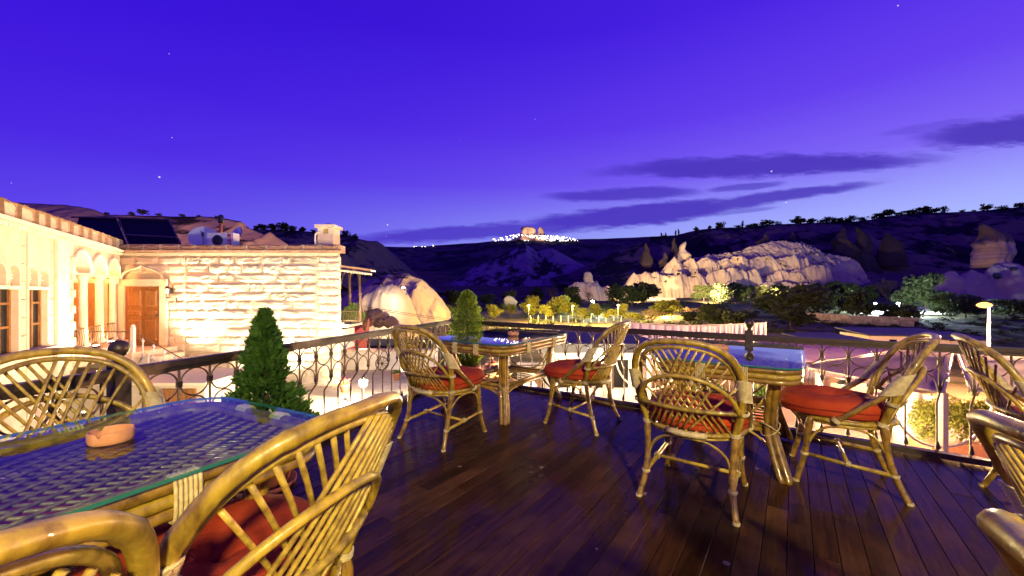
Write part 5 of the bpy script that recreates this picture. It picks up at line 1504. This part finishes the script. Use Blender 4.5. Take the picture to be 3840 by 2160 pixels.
# uplights against the walls
def uplight(label, loc, power, aim, col=(1, .80, .48), spot=110, size=.12):
    e = empty('uplight', loc); tag(e, label, 'lamp', 'uplights at the wall feet')
    MB().lathe([(.09, -.10), (.10, 0), (.085, .005)], 14).build('housing', 'lamp_iron', e, True)
    MB().lathe([(.085, .006), (.01, .012)], 14, cap=False).build('lens', 'bulb_warm', e)
    light('uplight_beam', 'SPOT', Vector(loc) + Vector((0, 0, .03)), power, col, aim=aim, spot=spot, size=size, blend=.9)
uplight('uplight on the stair below the middle of the rough wall', (-11.75, 14.35, -1.15), 2400, (-11.75, 15.0, 2.0), (1, .90, .64))
uplight('uplight at the foot of the rough wall near the dark conifer', (-8.3, 14.3, -2.2), 2300, (-8.4, 15.05, 1.5), (1, .89, .60))
uplight('uplight between stair and conifer at the rough wall', (-10.0, 14.2, -2.2), 1300, (-10.0, 15.05, 1.5), (1, .89, .60))
uplight('uplight under the pilaster of the left wing', ff(4.7, .75, -1.0) + wo, 1200, ff(4.75, .06, 1.5) + wo, (1, .90, .68))
uplight('uplight at the foot of the left wing windows', ff(7.2, 1.2, -1.6) + wo, 150, ff(7.2, 0, 1.6) + wo, (1, .88, .62))
for u in (1.41, 2.75):
    uplight('orange uplight at the foot of the %s arcade column' % ('right' if u < 2 else 'left'), ff(u, .12, -.45) + wo, 420, ff(u, -.15, 1.5) + wo, (1, .50, .14), 100)
uplight('orange uplight on the landing by the door', (-14.7, 13.6, -.70), 220, (-14.7, 14.9, 1.2), (1, .52, .16), 110)
light('porch_light', 'POINT', ff(2.1, -1.0, 2.3) + wo, 520, (1, .42, .12), size=.15)
lantern('glowing lantern on the block under the corner balcony', W(862, 817, 15.25), .8, 30)
light('balcony_lantern_light', 'POINT', W(864, 818, 15.0), 60, (1, .8, .5), size=.08)
# floodlight that washes the whole yard from the terrace edge
light('yard_flood', 'SPOT', (-3.4, 6.2, 1.2 - 1.6), 2400, (1, .88, .58), aim=(-9.5, 15, -.6), spot=105, size=.25, blend=.8)
fl = empty('flood_lamp', (-3.4, 6.2, -.4)); tag(fl, 'floodlamp on a short mast beside the terrace lighting the yard', 'lamp')
MB().tube([(0, 0, -1.95), (0, 0, -.08)], .025, 8).build('mast', 'lamp_iron', fl); MB().box((-.10, .02, -.09), (.10, .10, .07)).build('housing', 'lamp_iron', fl)

# red curved garden wall and rubble
rw = []
pa = [W(846, 905, 18.9), W(868, 888, 19.6), W(895, 868, 20.6), W(914, 846, 22), W(920, 826, 23.5), W(912, 815, 25)]
pa = smooth_path([(p.x, p.y, 0) for p in pa], 6)
tops = np.interp(np.linspace(0, 1, len(pa)), [0, .3, .6, 1], [-1.35, -.75, -.25, -.05])
mb = MB(); vs = []
for i, p in enumerate(pa):
    d = (pa[min(i + 1, len(pa) - 1)] - pa[max(i - 1, 0)]).normalized(); nn = Vector((d.y, -d.x, 0)) * .2
    for s, z in ((1, -4.3), (1, tops[i]), (-1, tops[i]), (-1, -4.3)): q = p + nn * s; vs.append((q.x, q.y, z))
mb.add(vs, [(i * 4 + k, i * 4 + (k + 1) % 4, (i + 1) * 4 + (k + 1) % 4, (i + 1) * 4 + k) for i in range(len(pa) - 1) for k in range(4)] + [(0, 1, 2, 3)])
tag(mb.build('curved_wall', 'red_wall'), 'curved red painted garden wall beyond the courtyard', 'wall')
light('red_wall_lamp', 'POINT', W(888, 880, 18.9) + Vector((.6, -.3, .1)), 90, (1, .55, .4), size=.1)
rb = [(928 + random.uniform(0, 62), random.uniform(0, 1)) for _ in range(34)]
for i, (x, t) in enumerate(sorted(rb)):
    yy = 812 - 24 * (1 - abs((x - 945) / 50)) * t if x < 995 else 812
    Yq = 27 + random.uniform(-1, 1); r = random.uniform(.25, .5)
    p = W(x, yy, Yq)
    boulder('rubble_stone', 'rough stone in the rubble heap below the pale rock mound', p, r, (1.3, 1, .8), 60 + i % 9, 'rubble', 'stones of the rubble heap')
slabxy('rubble_bank', [(-10.5, 25.5), (-7.4, 25.5), (-6.0, 29.5), (-11, 29.5)], -4.8, -2.1, 'soil', 'dark earth bank under the rubble heap')

# ------------------------------------------------------------------ lower restaurant terrace on the right
RZ = -3.0
rest = slabxy('lower_terrace', [(-2.2, 5.2), (14, 2.0), (19, 8), (17, 18.8), (-3.0, 20.0), (-3.4, 12)], -4.8, RZ - .03, 'mortar', 'warmly lit lower terrace floor below the railing')
bm_ = MB().box((-.5, -.5, -.03), (.5, .5, 0)).mesh('floor_board', 'paving_pink')
y = 5.6
while y < 17.5:
    x = -1.4 + random.uniform(-.4, .2)
    while x < 13:
        w = random.uniform(1.5, 2.4)
        o = mk('floor_board', bm_, rest, (x + w / 2, y + .2, RZ + random.uniform(-.002, .002))); o.scale = (w - .012, .388, 1); x += w
    y += .4
# back wall with stone foot and iron fence
bw = empty('terrace_wall', (3.5, 16.4, RZ)); tag(bw, 'pale wall with red stone foot and iron fence behind the lower terrace', 'wall')
MB().box((-3.3, .05, -.4), (9.5, .3, 1.35)).build('wall_body', 'plaster_white', bw)
for r_ in range(2):
    x = -3.3 + r_ * .3
    while x < 9.4:
        w = random.uniform(.4, .7); MB().box((x, -.02, .03 + r_ * .32), (x + w - .015, .049, .33 + r_ * .32)).build('foot_stone', 'coping', bw); x += w
MB().box((-3.3, -.5, -.3), (9.5, -.03, .028)).build('kerb', 'stone_pale', bw)
for zz in (.75, 1.30): MB().tube([(-3.3, -.25, zz), (9.4, -.25, zz)], .016, 6).build('fence_rail', 'iron', bw)
fb = MB().tube(smooth_path([(0, -.25, .03), (0, -.25, .7), (0, -.3, .95), (0, -.25, 1.3)], 3), .009, 5).mesh('fence_bar', 'iron')
for i in range(84): mk('fence_bar', fb, bw, (-3.3 + .15 * i, 0, 0))
# awnings
def awning(label, pts, mat, sag=.12, name='awning'):
    bm = bmesh.new()
    vs = [bm.verts.new(W(*p)) for p in pts]; f = bm.faces.new(vs)
    bmesh.ops.triangulate(bm, faces=[f])
    bmesh.ops.subdivide_edges(bm, edges=bm.edges[:], cuts=7, use_grid_fill=True)
    c = sum((W(*p) for p in pts), Vector()) / len(pts); rad = max((W(*p) - c).length for p in pts)
    for v in bm.verts:
        if not v.is_boundary:
            d = (v.co - c).length / rad; v.co.z -= sag * max(0, 1 - d * d) + random.uniform(0, .012)
    me = bpy.data.meshes.new(name)
    geom = bmesh.ops.solidify(bm, geom=bm.faces[:], thickness=.012)
    bm.to_mesh(me); bm.free(); me.materials.append(MATS[mat])
    for p in me.polygons: p.use_smooth = True
    root = empty(name, c); tag(root, label, 'awning', 'fabric awnings over the lower terrace')
    o = mk('fabric', me, root, -c)
    P = [W(*p) for p in pts]
    for i in range(len(P)):
        a, b = P[i] - c, P[(i + 1) % len(P)] - c
        MB().tube([a, b], .022, 6).build('edge_pole', 'pole_metal', root, True)
        k = int((b - a).length / .22); mb = MB()
        for j in range(k):
            q = a.lerp(b, (j + .5) / k); mb.tube([q, q + Vector((random.uniform(-.04, .04), 0, -.09))], .014, 4)
        if k: mb.build('fringe', 'coping', root)['kind'] = 'stuff'
    return root
awning('large pink fabric awning below the right part of the railing', [(1880, 852, 14.0), (2420, 876, 12.6), (2262, 881, 11.9), (2030, 913, 9.8)], 'awning')
awning('grey purple fabric awning nearer than the pink one', [(2033, 918, 9.6), (2258, 886, 11.6), (2396, 888, 11.4), (2374, 987, 7.0), (2308, 977, 7.15), (2034, 926, 9.1)], 'awning_dark')
awning('purple fabric awning at the right edge under the street lamp', [(2410, 892, 11.2), (2640, 893, 11.2), (2690, 996, 6.7), (2444, 983, 7.0)], 'awning_dark')
awning('pale bluish flat awning behind the sky mirroring table', [(1610, 858, 16), (1880, 856, 16.5), (1960, 905, 11), (1640, 915, 11)], 'awning', .05)
for i in range(9):  # glowing bars stand in for yellow highlights of a lit strip beyond
    p = W(2085 + 29 * i, 860 + 1.35 * i, 13.6 - .13 * i)
    e = empty('highlight_bar', p); tag(e, 'short glowing bar for a yellow highlight along the back of the pink awning, %s from the left' % ORD[i], 'lamp', 'yellow highlight bars on the awning edge')
    MB().box((-.13, -.02, -.018), (.13, .02, .018)).build('tube', 'highlight_yellow', e); MB().box((-.15, -.03, .02), (.15, .03, .04)).build('holder', 'brown_metal', e)
# posts of the awnings, one with arched braces
def awn_post(label, x, ytop, Y, braces=True, mat='pole_metal'):
    t = W(x, ytop, Y); e = empty('awning_post', (t.x, t.y, RZ)); tag(e, label, 'post', 'posts of the lower terrace')
    MB().box((-.05, -.05, 0), (.05, .05, t.z - RZ)).build('shaft', mat, e); MB().box((-.09, -.09, 0), (.09, .09, .35)).build('foot', mat, e)
    if braces:
        for s in (1, -1):
            MB().tube([(s * (.05 + .9 * math.sin(q)), 0, (t.z - RZ) - 1.0 + .95 * (1 - math.cos(q))) for q in [PI / 2 * i / 8 for i in range(9)]], .025, 6).build('brace', mat, e)
awn_post('slim metal post with arched braces left of the crossed spindle chair', 1632, 893, 11.5)
awn_post('orange lit post with arched brace at the right', 2372, 987, 7.3)
awn_post('metal post behind the sky mirroring table', 1765, 905, 12.5)
awn_post('metal post near the right end of the sky mirroring table', 2060, 926, 9.3, False)
awn_post('left metal post by the closed parasol', 1520, 905, 13.0, False)
# white cloth screens on a frame
def cloth(label, x0, x1, yt0, yt1, yb0, yb1, Y0, Y1, seed):
    e = empty('cloth_screen', W(x0, yb0, Y0)); tag(e, label, 'cloth', 'white cloth screens beyond the railing')
    vs = []; nx, nz = 60, 8; o0 = e.location.copy()
    for i in range(nx):
        t = i / (nx - 1); x = x0 + (x1 - x0) * t; Y = Y0 + (Y1 - Y0) * t
        w = .035 * math.sin(t * 46 + seed) + .02 * math.sin(t * 83 + 2 * math.sin(t * 9)) + .03 * math.sin(t * 13)
        for j in range(nz):
            s = j / (nz - 1); p = W(x, yt0 + (yt1 - yt0) * t, Y).lerp(W(x, yb0 + (yb1 - yb0) * t, Y), s)
            vs.append(p + Vector((0, w * (.3 + s), -.05 * math.sin(t * PI) * (1 - s))) - o0)
    m = len(vs); vs2 = vs + [v + Vector((0, .012, 0)) for v in vs]
    fs = [(i * nz + j, (i + 1) * nz + j, (i + 1) * nz + j + 1, i * nz + j + 1) for i in range(nx - 1) for j in range(nz - 1)]
    fs += [tuple(m + q for q in reversed(f)) for f in fs]
    MB().add(vs2, fs).build('sheet', 'cloth_white', e, True)
    for x, yt, Y in ((x0, yt0, Y0), (x1, yt1, Y1)):
        t = W(x, yt, Y); MB().tube([t + Vector((0, .05, .05)) - o0, Vector((t.x, t.y + .05, RZ - .5)) - o0], .035, 8).build('pole', 'plaster_white', e)
    MB().tube([W(x0, yt0, Y0) - o0, W(x1, yt1, Y1) - o0], .02, 6).build('top_cord', 'plaster_white', e)
cloth('left pale cloth screen hung beyond the railing behind the corner chair', 1586, 1735, 812, 819, 862, 866, 21, 21.5, 1)
cloth('middle pale cloth screen hung beyond the railing', 1737, 1838, 819, 816, 858, 856, 21.5, 21.8, 3)
cloth('right pale cloth screen behind the ball topped post', 1840, 1928, 816, 812, 854, 850, 21.8, 22, 5)
cloth('lower white curtain hanging under the left cloth screen', 1600, 1700, 850, 855, 884, 886, 18, 18, 8)
# dark flat roofed kiosk with white wall
ki = empty('kiosk', W(1470, 930, 13.2)); ki.location.z = RZ; tag(ki, 'dark flat roofed kiosk with a white wall behind the corner table', 'building')
ko = ki.location.copy()
a = W(1388, 880, 13.5); b = W(1590, 880, 14.5)
MB().box(Vector((a.x, 13.6, RZ)) - ko, Vector((b.x, 17.5, -.72)) - ko).build('wall', 'plaster_white', ki)
MB().box(Vector((a.x - .5, 12.9, -.719)) - ko, Vector((b.x + .6, 18.2, -.42)) - ko).build('flat_roof', 'roof_dark', ki)
for k in range(4):
    x = a.x + .25 + .62 * k
    w_ = MB().box(Vector((x, 13.56, -2.0)) - ko, Vector((x + .5, 13.6, -1.05)) - ko).build('window', 'panel_glass', ki)
    MB().box(Vector((x - .04, 13.54, -2.05)) - ko, Vector((x, 13.6, -1.0)) - ko).build('frame', 'brown_metal', w_)
light('kiosk_lamp', 'POINT', W(1510, 905, 12.6), 130, (1, .84, .6), size=.1)
kl = empty('kiosk_lantern', W(1510, 905, 13.4)); tag(kl, 'bright square lamp on the white kiosk wall', 'lamp'); MB().lathe([(.08, -.12), (.12, .1), (.02, .16)], 8).build('lamp_body', 'bulb_white', kl)
# closed parasol
cp_ = empty('closed_parasol', (W(1455, 900, 11.6).x, 11.6, RZ)); tag(cp_, 'closed white parasol standing beyond the railing', 'parasol')
MB().tube([(0, 0, 0), (0, 0, 2.2)], .03, 8).build('pole', 'pole_metal', cp_); MB().lathe([(.45, 0), (.45, .06), (.06, .1)], 18).build('base', 'stone_smooth', cp_, True)
n = 40; vs = []
for (r, z) in ((.24, .75), (.23, 1.0), (.19, 1.6), (.12, 2.2), (.06, 2.45), (.01, 2.5)):
    for k in range(n): q = 2 * PI * k / n; rr = r * (1 + .22 * math.cos(8 * q)); vs.append((rr * math.cos(q), rr * math.sin(q), z))
MB().add(vs, [(i * n + k, i * n + (k + 1) % n, (i + 1) * n + (k + 1) % n, (i + 1) * n + k) for i in range(5) for k in range(n)]).build('canopy', 'cloth_white', cp_, True)
# lidded clay jar, white lamp pillar
jr = empty('clay_jar', W(1238, 955, 9.0)); tag(jr, 'lidded clay jar on a plinth seen under the corner table', 'jar')
MB().box((-.35, -.35, RZ - jr.location.z), (.35, .35, 0)).build('plinth', 'plaster', jr)
MB().lathe([(.16, 0), (.25, .1), (.27, .2), (.2, .32), (.12, .35)], 20).build('jar_body', 'terracotta', jr, True); MB().lathe([(.16, .35), (.12, .40), (.03, .43), (.03, .5), (.01, .52)], 16).build('lid', 'terracotta', jr, True)
for (x, y, Y, ds) in ((1292, 945, 10.5, 'white plastered pillar seen under the corner table'), (1325, 940, 11.5, 'brightly lit white pillar right of the plastered one')):
    e = empty('plaster_pillar', (W(x, y, Y).x, Y, RZ)); tag(e, ds, 'pillar'); MB().lathe([(.34, 0), (.33, 1.0), (.30, 1.55), (.2, 1.7), (.02, 1.75)], 20).build('shaft', 'plaster_white', e, True)
    MB().lathe([(.38, 0), (.38, .12), (.345, .14)], 20).build('plinth', 'stone_smooth', e, True)
light('pillar_lamp', 'POINT', (W(1322, 950, 10.9).x, 8.2, RZ + 1.8), 2600, (1, .80, .36), size=.1)
# lit white rock with lamp at the right and the hedge beside it
wr = boulder('white_rock', 'glaring white lit rock block seen between the right chairs', Vector((W(2285, 1030, 11.0).x, 11.0, RZ + .75)), 1.0, (.62, .5, .95), 91, 'plaster_white')
light('rock_lamp', 'POINT', (W(2280, 1050, 10.2).x, 10.2, RZ + .6), 120, (1, .86, .62), size=.1)
pb = empty('planter_hedge', (W(2400, 1020, 10.4).x, 10.4, RZ)); tag(pb, 'long planter with a yellow lit leafy hedge at the right', 'planter')
MB().box((-.9, -.3, 0), (1.3, .3, .35)).build('planter_box', 'terracotta', pb)
for k in range(5): c = mk('hedge_bush', random.choice(CR['garden']), pb, (-.7 + .45 * k, 0, .85)); c.scale = (.5, .45, .75)
light('hedge_lamp', 'POINT', (W(2420, 1060, 9.0).x, 9.0, RZ + 1.3), 130, (1, .62, .22), size=.12)
for (x, y, Y, s, ds) in ((1790, 955, 12.5, .75, 'green shrub below the sky mirroring table, left of the lit stone'), (1925, 945, 12.5, .6, 'yellow green shrub right of the lit stone under the table'), (1215, 920, 11.5, .8, 'green shrub behind the corner table')):
    e = empty('terrace_shrub', (W(x, y, Y).x, Y, RZ)); tag(e, ds, 'shrub')
    MB().lathe([(.2, 0), (.28, .36), (.3, .4), (.26, .38)], 16).build('pot', 'terracotta', e, True)
    c = mk('leaves', random.choice(CR['fresh']), e, (0, 0, .9)); c.scale = (s * .8, s * .8, s)
boulder('white_rock', 'small lit white stone between the two shrubs under the table', Vector((W(1856, 955, 12.3).x, 12.3, RZ + .7)), .7, (.7, .6, .9), 93, 'plaster_white')
light('stone_lamp', 'POINT', (W(1856, 960, 11.6).x, 11.5, RZ + 1.0), 60, (1, .85, .6), size=.1)
# benches and tables
def bench(label, x, y, Y, rz, L=1.6):
    e = empty('wooden_bench', (W(x, y, Y).x, Y, RZ), rz); tag(e, label, 'bench', 'wooden benches on the lower terrace')
    for k in range(3): MB().box((-L / 2, -.25 + .17 * k, .38), (L / 2, -.10 + .17 * k, .42)).build('seat_board', 'bench_wood', e)
    for sx in (-1, 1):
        for yy in (-.24, .24): MB().box((sx * (L / 2 - .04) - .04, yy - .03, 0), (sx * (L / 2 - .04) + .04, yy + .03, .379 if yy < 0 else .95)).build('leg', 'bench_wood', e)
    MB().box((-L / 2, .215, .88), (L / 2, .27, .95)).build('back_rail', 'bench_wood', e)
    for k in range(10): q = -L / 2 + .14 + (L - .28) * k / 9; MB().box((q - .02, .225, .42), (q + .02, .258, .88)).build('back_slat', 'bench_wood', e)
    c = MB().box((-L / 2 + .05, -.24, .425), (L / 2 - .05, .2, .50)).build('bench_cushion', 'cushion', e)
bench('long orange lit bench beyond the railing, under the corner chair', 1470, 1030, 9.6, math.radians(-20))
bench('wooden bench with red cushion left of the metal post', 1560, 1020, 10.2, math.radians(60), 1.3)
bench('wooden bench under the side on chair', 2060, 1105, 8.6, math.radians(-30), 1.3)
def low_table(label, x, y, Y, rz):
    e = empty('wooden_table', (W(x, y, Y).x, Y, RZ), rz); tag(e, label, 'table', 'wooden tables on the lower terrace')
    for k in range(5): MB().box((-.5, -.4 + .16 * k, .68), (.5, -.245 + .16 * k, .72)).build('top_board', 'bench_wood', e)
    for sx in (-.42, .42):
        for sy in (-.32, .32): MB().box((sx - .035, sy - .035, 0), (sx + .035, sy + .035, .679)).build('leg', 'bench_wood', e)
low_table('small wooden table beyond the railing under the middle table', 2012, 1085, 9.2, .3)
low_table('wooden table at the right beyond the railing base', 2290, 1105, 8.3, .5)
# warm lamps of the lower terrace (wall lamps under the awnings)
for (x, Y, pw, ds) in ((1700, 10.0, 800, 'warm pendant lamp over the lower terrace behind the crossed spindle chair'), (2120, 8.9, 900, 'warm pendant lamp under the grey purple awning'), (2330, 8.2, 800, 'warm pendant lamp under the right awning corner'), (1400, 9.5, 420, 'warm pendant lamp over the benches')):
    p = Vector((W(x, 900, Y).x, Y, -.78)); e = empty('pendant_lamp', p); tag(e, ds, 'lamp', 'pendant lamps over the lower terrace')
    MB().tube([(0, 0, .3), (0, 0, .05)], .006, 5).build('cord', 'black', e); MB().lathe([(.03, .06), (.10, 0), (.11, -.04)], 12, cap=False).build('shade', 'lamp_iron', e, True)
    MB().lathe([(.01, .0), (.035, -.03), (.02, -.06), (.003, -.07)], 10).build('bulb', 'bulb_warm', e, True)
    light('pendant_light', 'POINT', p + Vector((0, 0, -.12)), pw, (1, .70, .40), size=.08)

# ------------------------------------------------------------------ street and valley lamps
def street_lamp(label, x, ytop, Y, base_z, power, bulb, col, bs=.3, pole='pole_metal'):
    t = W(x, ytop, Y); e = empty('street_lamp', (t.x, t.y, base_z)); tag(e, label, 'street lamp', 'street lamps in the valley')
    h = t.z - base_z
    MB().lathe([(.10, 0), (.10, .1), (.065, .15), (.05, h - .1)], 10).build('pole', pole, e, True)
    MB().tube([(0, 0, h - .12), (-.15, -.05, h), (-.4, -.1, h + .02)], .035, 6).build('arm', pole, e)
    MB().lathe([(bs * .3, bs * .45), (bs * .8, bs * .2), (bs, -bs * .1), (bs * .7, -bs * .4), (bs * .2, -bs * .55)], 14).build('lamp_head', bulb, e, True, (-.3, -.08, h - .05))
    light('street_light', 'POINT', t + Vector((-.3, -.08 - max(bs * 2.2, 1.3), -bs * 1.2)), power, col, size=bs)
    return e
street_lamp('tall glaring orange street lamp at the right', 2487, 764, 19, -4.2, 34000, 'bulb_orange', (1, .50, .22), .27)
street_lamp('orange street lamp in the trees beyond the cloth screens', 1669, 768, 74, gz(W(1669, 0, 74).x, 74), 26000, 'bulb_orange', (1, .62, .20), .5)
street_lamp('greenish white street lamp left of the outcrop', 1494, 757, 82, gz(W(1494, 0, 82).x, 82), 16000, 'bulb_cool', (.72, 1, .85), .38)
street_lamp('small white lamp on the top of the pale rock mound', 1022, 722, 44.0, W(1022, 728, 44).z - .6, 1100, 'bulb_white', (1, .82, .55), .16, 'lamp_iron')
street_lamp('white lamp at the foot of the pale rock mound', 985, 806, 41, gz(W(985, 0, 41).x, 41), 1000, 'bulb_white', (1, .84, .5), .12, 'lamp_iron')
for i, x in enumerate((2205, 2262)):
    street_lamp('%s cool white floodlamp over the car park below the right slope' % ('left' if i == 0 else 'right'), x, 763 - i, 92, gz(W(x, 0, 92).x, 92), 34000, 'bulb_cool', (.80, 1, .98), .32)
cp = [W(2160, 779, 90), W(2400, 783, 84), W(2330, 768, 112), W(2180, 768, 110)]
o = MB().add([(p.x, p.y, gz(p.x, p.y) + .12) for p in cp], [(0, 1, 2, 3)]).build('car_park', 'plaster_white'); tag(o, 'pale car park lit white below the right slope', kind='structure')
# added lamps that light the yellow trees, hidden among them
for (x, yb_, pw, ds) in ((1330, 812, 24000, 'added orange lamp among the first garden trees'), (1440, 816, 24000, 'added orange lamp in the middle of the garden trees'), (1555, 818, 20000, 'added orange lamp at the end of the garden trees')):
    b = ground_hit(x, yb_ + 6); e = empty('tree_fill_lamp', b); tag(e, ds, 'lamp', 'added lamps among the garden trees')
    MB().lathe([(.06, 0), (.03, .05), (.03, 3.2)], 8).build('pole', 'black', e); MB().lathe([(.30, 3.12), (.26, 3.25), (.05, 3.36)], 12, cap=False).build('lamp_shade', 'lamp_iron', e, True); MB().lathe([(.01, 3.22), (.06, 3.17), (.01, 3.13)], 8).build('bulb', 'bulb_warm', e, True)
    light('tree_fill_light', 'POINT', b + Vector((0, -.5, 3.0)), pw, (1, .66, .16), size=.2)
# floodlights of the outcrop, on short stands at its foot
for (x, Y, ax, ay, pw, col, ds) in ((1560, 128, 1720, 690, 640000, (1, .70, .36), 'left'), (1780, 122, 1870, 690, 600000, (1, .72, .36), 'middle'), (1950, 126, 2010, 690, 620000, (1, .70, .34), 'right')):
    X = (x - 1288) / 1000 * Y; b = Vector((X, Y, gz(X, Y)))
    e = empty('flood_stand', b); tag(e, '%s floodlight stand in front of the outcrop' % ds, 'lamp', 'floodlights of the outcrop')
    MB().tube([(0, 0, 0), (0, 0, 2.6)], .06, 8).build('mast', 'lamp_iron', e); MB().box((-.3, .02, 2.5), (.3, .25, 2.9)).build('housing', 'lamp_iron', e)
    light('outcrop_flood', 'SPOT', b + Vector((0, .5, 2.8)), pw, col, aim=W(ax, ay, 208), spot=62, size=.4, blend=.7)
# warm town glow on the left cliff and the right chimney from lamps below
for (p, aim, pw, spot, ds, col) in ((W(420, 640, 40), W(480, 575, 72), 90000, 75, 'floodlight behind the stone house lighting the cliff', (1, .55, .30)), (W(2455, 690, 134), W(2492, 606, 165), 26000, 44, 'floodlight aimed at the lone fairy chimney', (1, .62, .34)), (W(1440, 735, 120), W(1480, 710, 160), 30000, 50, 'floodlight aimed at the square fairy chimney', (1, .66, .4))):
    e = empty('flood_stand', p); tag(e, ds, 'lamp', 'floodlights of the rocks')
    MB().tube([(0, 0, -6), (0, 0, -.1)], .06, 8).build('mast', 'lamp_iron', e); MB().box((-.3, .3, -.2), (.3, .5, .2)).build('housing', 'lamp_iron', e)
    light('rock_flood', 'SPOT', Vector(p) + Vector((0, .8, 0)), pw, col, aim=aim, spot=spot, size=.4, blend=.7)
# field walls, posts and wires of the gardens
gf = empty('garden_fence', ground_hit(1430, 812)); tag(gf, 'row of pale fence posts below the garden trees', 'fence')
for i in range(13):
    p = ground_hit(1335 + 19 * i, 811 + .5 * (i % 2)); MB().tube([p - gf.location, p + Vector((0, 0, 1.15)) - gf.location], .05, 6).build('post', 'plaster_white', gf)
a, b = ground_hit(1335, 811), ground_hit(1563, 811)
for zz in (.5, .95): MB().tube([a + Vector((0, 0, zz)) - gf.location, b + Vector((0, 0, zz)) - gf.location], .012, 4).build('wire', 'iron', gf)
def field_wall(label, x0, y0, x1, y1, h, n=26):
    A, B = ground_hit(x0, y0), ground_hit(x1, y1); e = empty('field_wall', A); tag(e, label, 'wall', 'dry stone field walls')
    d = (B - A).normalized(); L = (B - A).length; R = Matrix.Rotation(math.atan2(d.y, d.x), 3, 'Z')
    for r_ in range(3):
        x = -.2 * (r_ % 2)
        while x < L:
            w = random.uniform(.5, 1.1) * max(1, L / 26); q = A + d * min(x, L)
            z = gz(q.x, q.y) - A.z
            MB().box((0, -.25 - random.uniform(0, .06), h * r_ / 3 - .1), (w - .04, .25, h * (r_ + 1) / 3 - .1 - .03), R, (d * x) .to_3d() + Vector((0, 0, z - d.z * x * 0))).build('field_stone', 'rubble', e)
            x += w
field_wall('long dry stone field wall on the right below the dark trees', 2020, 808, 2300, 822, 1.7)
field_wall('low field wall among the gardens', 1230, 786, 1330, 790, .9)
field_wall('pale low wall below the outcrop', 1590, 757, 1700, 757, 1.2)
cab = MB()
def cable(label, a, b, sag):
    A, B = W(*a), W(*b); pts = [A.lerp(B, i / 16) - Vector((0, 0, sag * 4 * (i / 16) * (1 - i / 16))) for i in range(17)]
    o = MB().tube(pts, .014, 5).build('power_cable', 'black'); tag(o, label, 'cable', 'overhead cables')
cable('upper overhead cable running right from the balcony', (925, 772, 20), (1420, 812, 46), .5)
cable('lower overhead cable running right from the balcony', (925, 776, 20), (1420, 816, 46), .5)
# shed roofs and low buildings between the awnings and the field wall
def shed(label, x, Y, w, d, z0, h, rz, roof='roof_dark', slope=.35):
    X = (x - 1288) / 1000 * Y; e = empty('shed', (X, Y, z0), rz); tag(e, label, 'shed', 'low sheds behind the awnings')
    MB().box((-w / 2, -d / 2, 0), (w / 2, d / 2, h)).build('wall', 'plaster', e)
    MB().add([(-w / 2 - .3, -d / 2 - .3, h + .01), (w / 2 + .3, -d / 2 - .3, h + .01), (w / 2 + .3, d / 2 + .3, h + slope), (-w / 2 - .3, d / 2 + .3, h + slope), (-w / 2 - .3, -d / 2 - .3, h + .11), (w / 2 + .3, -d / 2 - .3, h + .11), (w / 2 + .3, d / 2 + .3, h + slope + .1), (-w / 2 - .3, d / 2 + .3, h + slope + .1)], [(3, 2, 1, 0), (4, 5, 6, 7), (0, 1, 5, 4), (1, 2, 6, 5), (2, 3, 7, 6), (3, 0, 4, 7)]).build('roof', roof, e)
    for k in (-1, 1): MB().box((k * w * .22 - .3, -d / 2 - .03, h * .35), (k * w * .22 + .3, -d / 2 - .002, h * .8)).build('window', 'panel_glass', e)
shed('low shed with dark roof behind the pink awning', 2080, 34, 4.5, 3.5, -4.2, 1.5, .2)
shed('long low shed roof left of the street lamp', 2250, 38, 7, 4, -4.2, 1.6, -.15, 'roof_dark')
shed('small shed by the orange street lamp pole', 2390, 36, 4, 3, -4.2, 1.4, .1, 'roof_dark')
mp_ = empty('marker_post', (W(2232, 850, 17).x, 17, RZ - 1.2)); tag(mp_, 'short bright white post behind the side on chair', 'post'); MB().box((-.14, -.14, 0), (.14, .14, 2.45)).build('shaft', 'plaster_white', mp_); MB().lathe([(.16, 2.45), (.12, 2.52), (.01, 2.56)], 10).build('cap', 'bulb_warm', mp_)

# ------------------------------------------------------------------ lamp of the terrace itself (behind the viewpoint)
lp = empty('terrace_lamp', (1.0, -2.55, 0)); tag(lp, 'lantern on a post at the back of the terrace', 'lamp')
MB().lathe([(.09, 0), (.09, .04), (.035, .1), (.03, 2.6)], 12).build('post', 'lamp_iron', lp, True)
MB().lathe([(.06, 2.6), (.12, 2.66), (.14, 2.9)], 8).build('lantern_glass', 'bulb_warm', lp); MB().lathe([(.17, 2.905), (.06, 3.02), (.01, 3.08)], 8).build('lantern_cap', 'lamp_iron', lp)
light('terrace_light', 'POINT', (1.0, -2.30, 2.72), 1350, (1, .79, .31), size=.14)
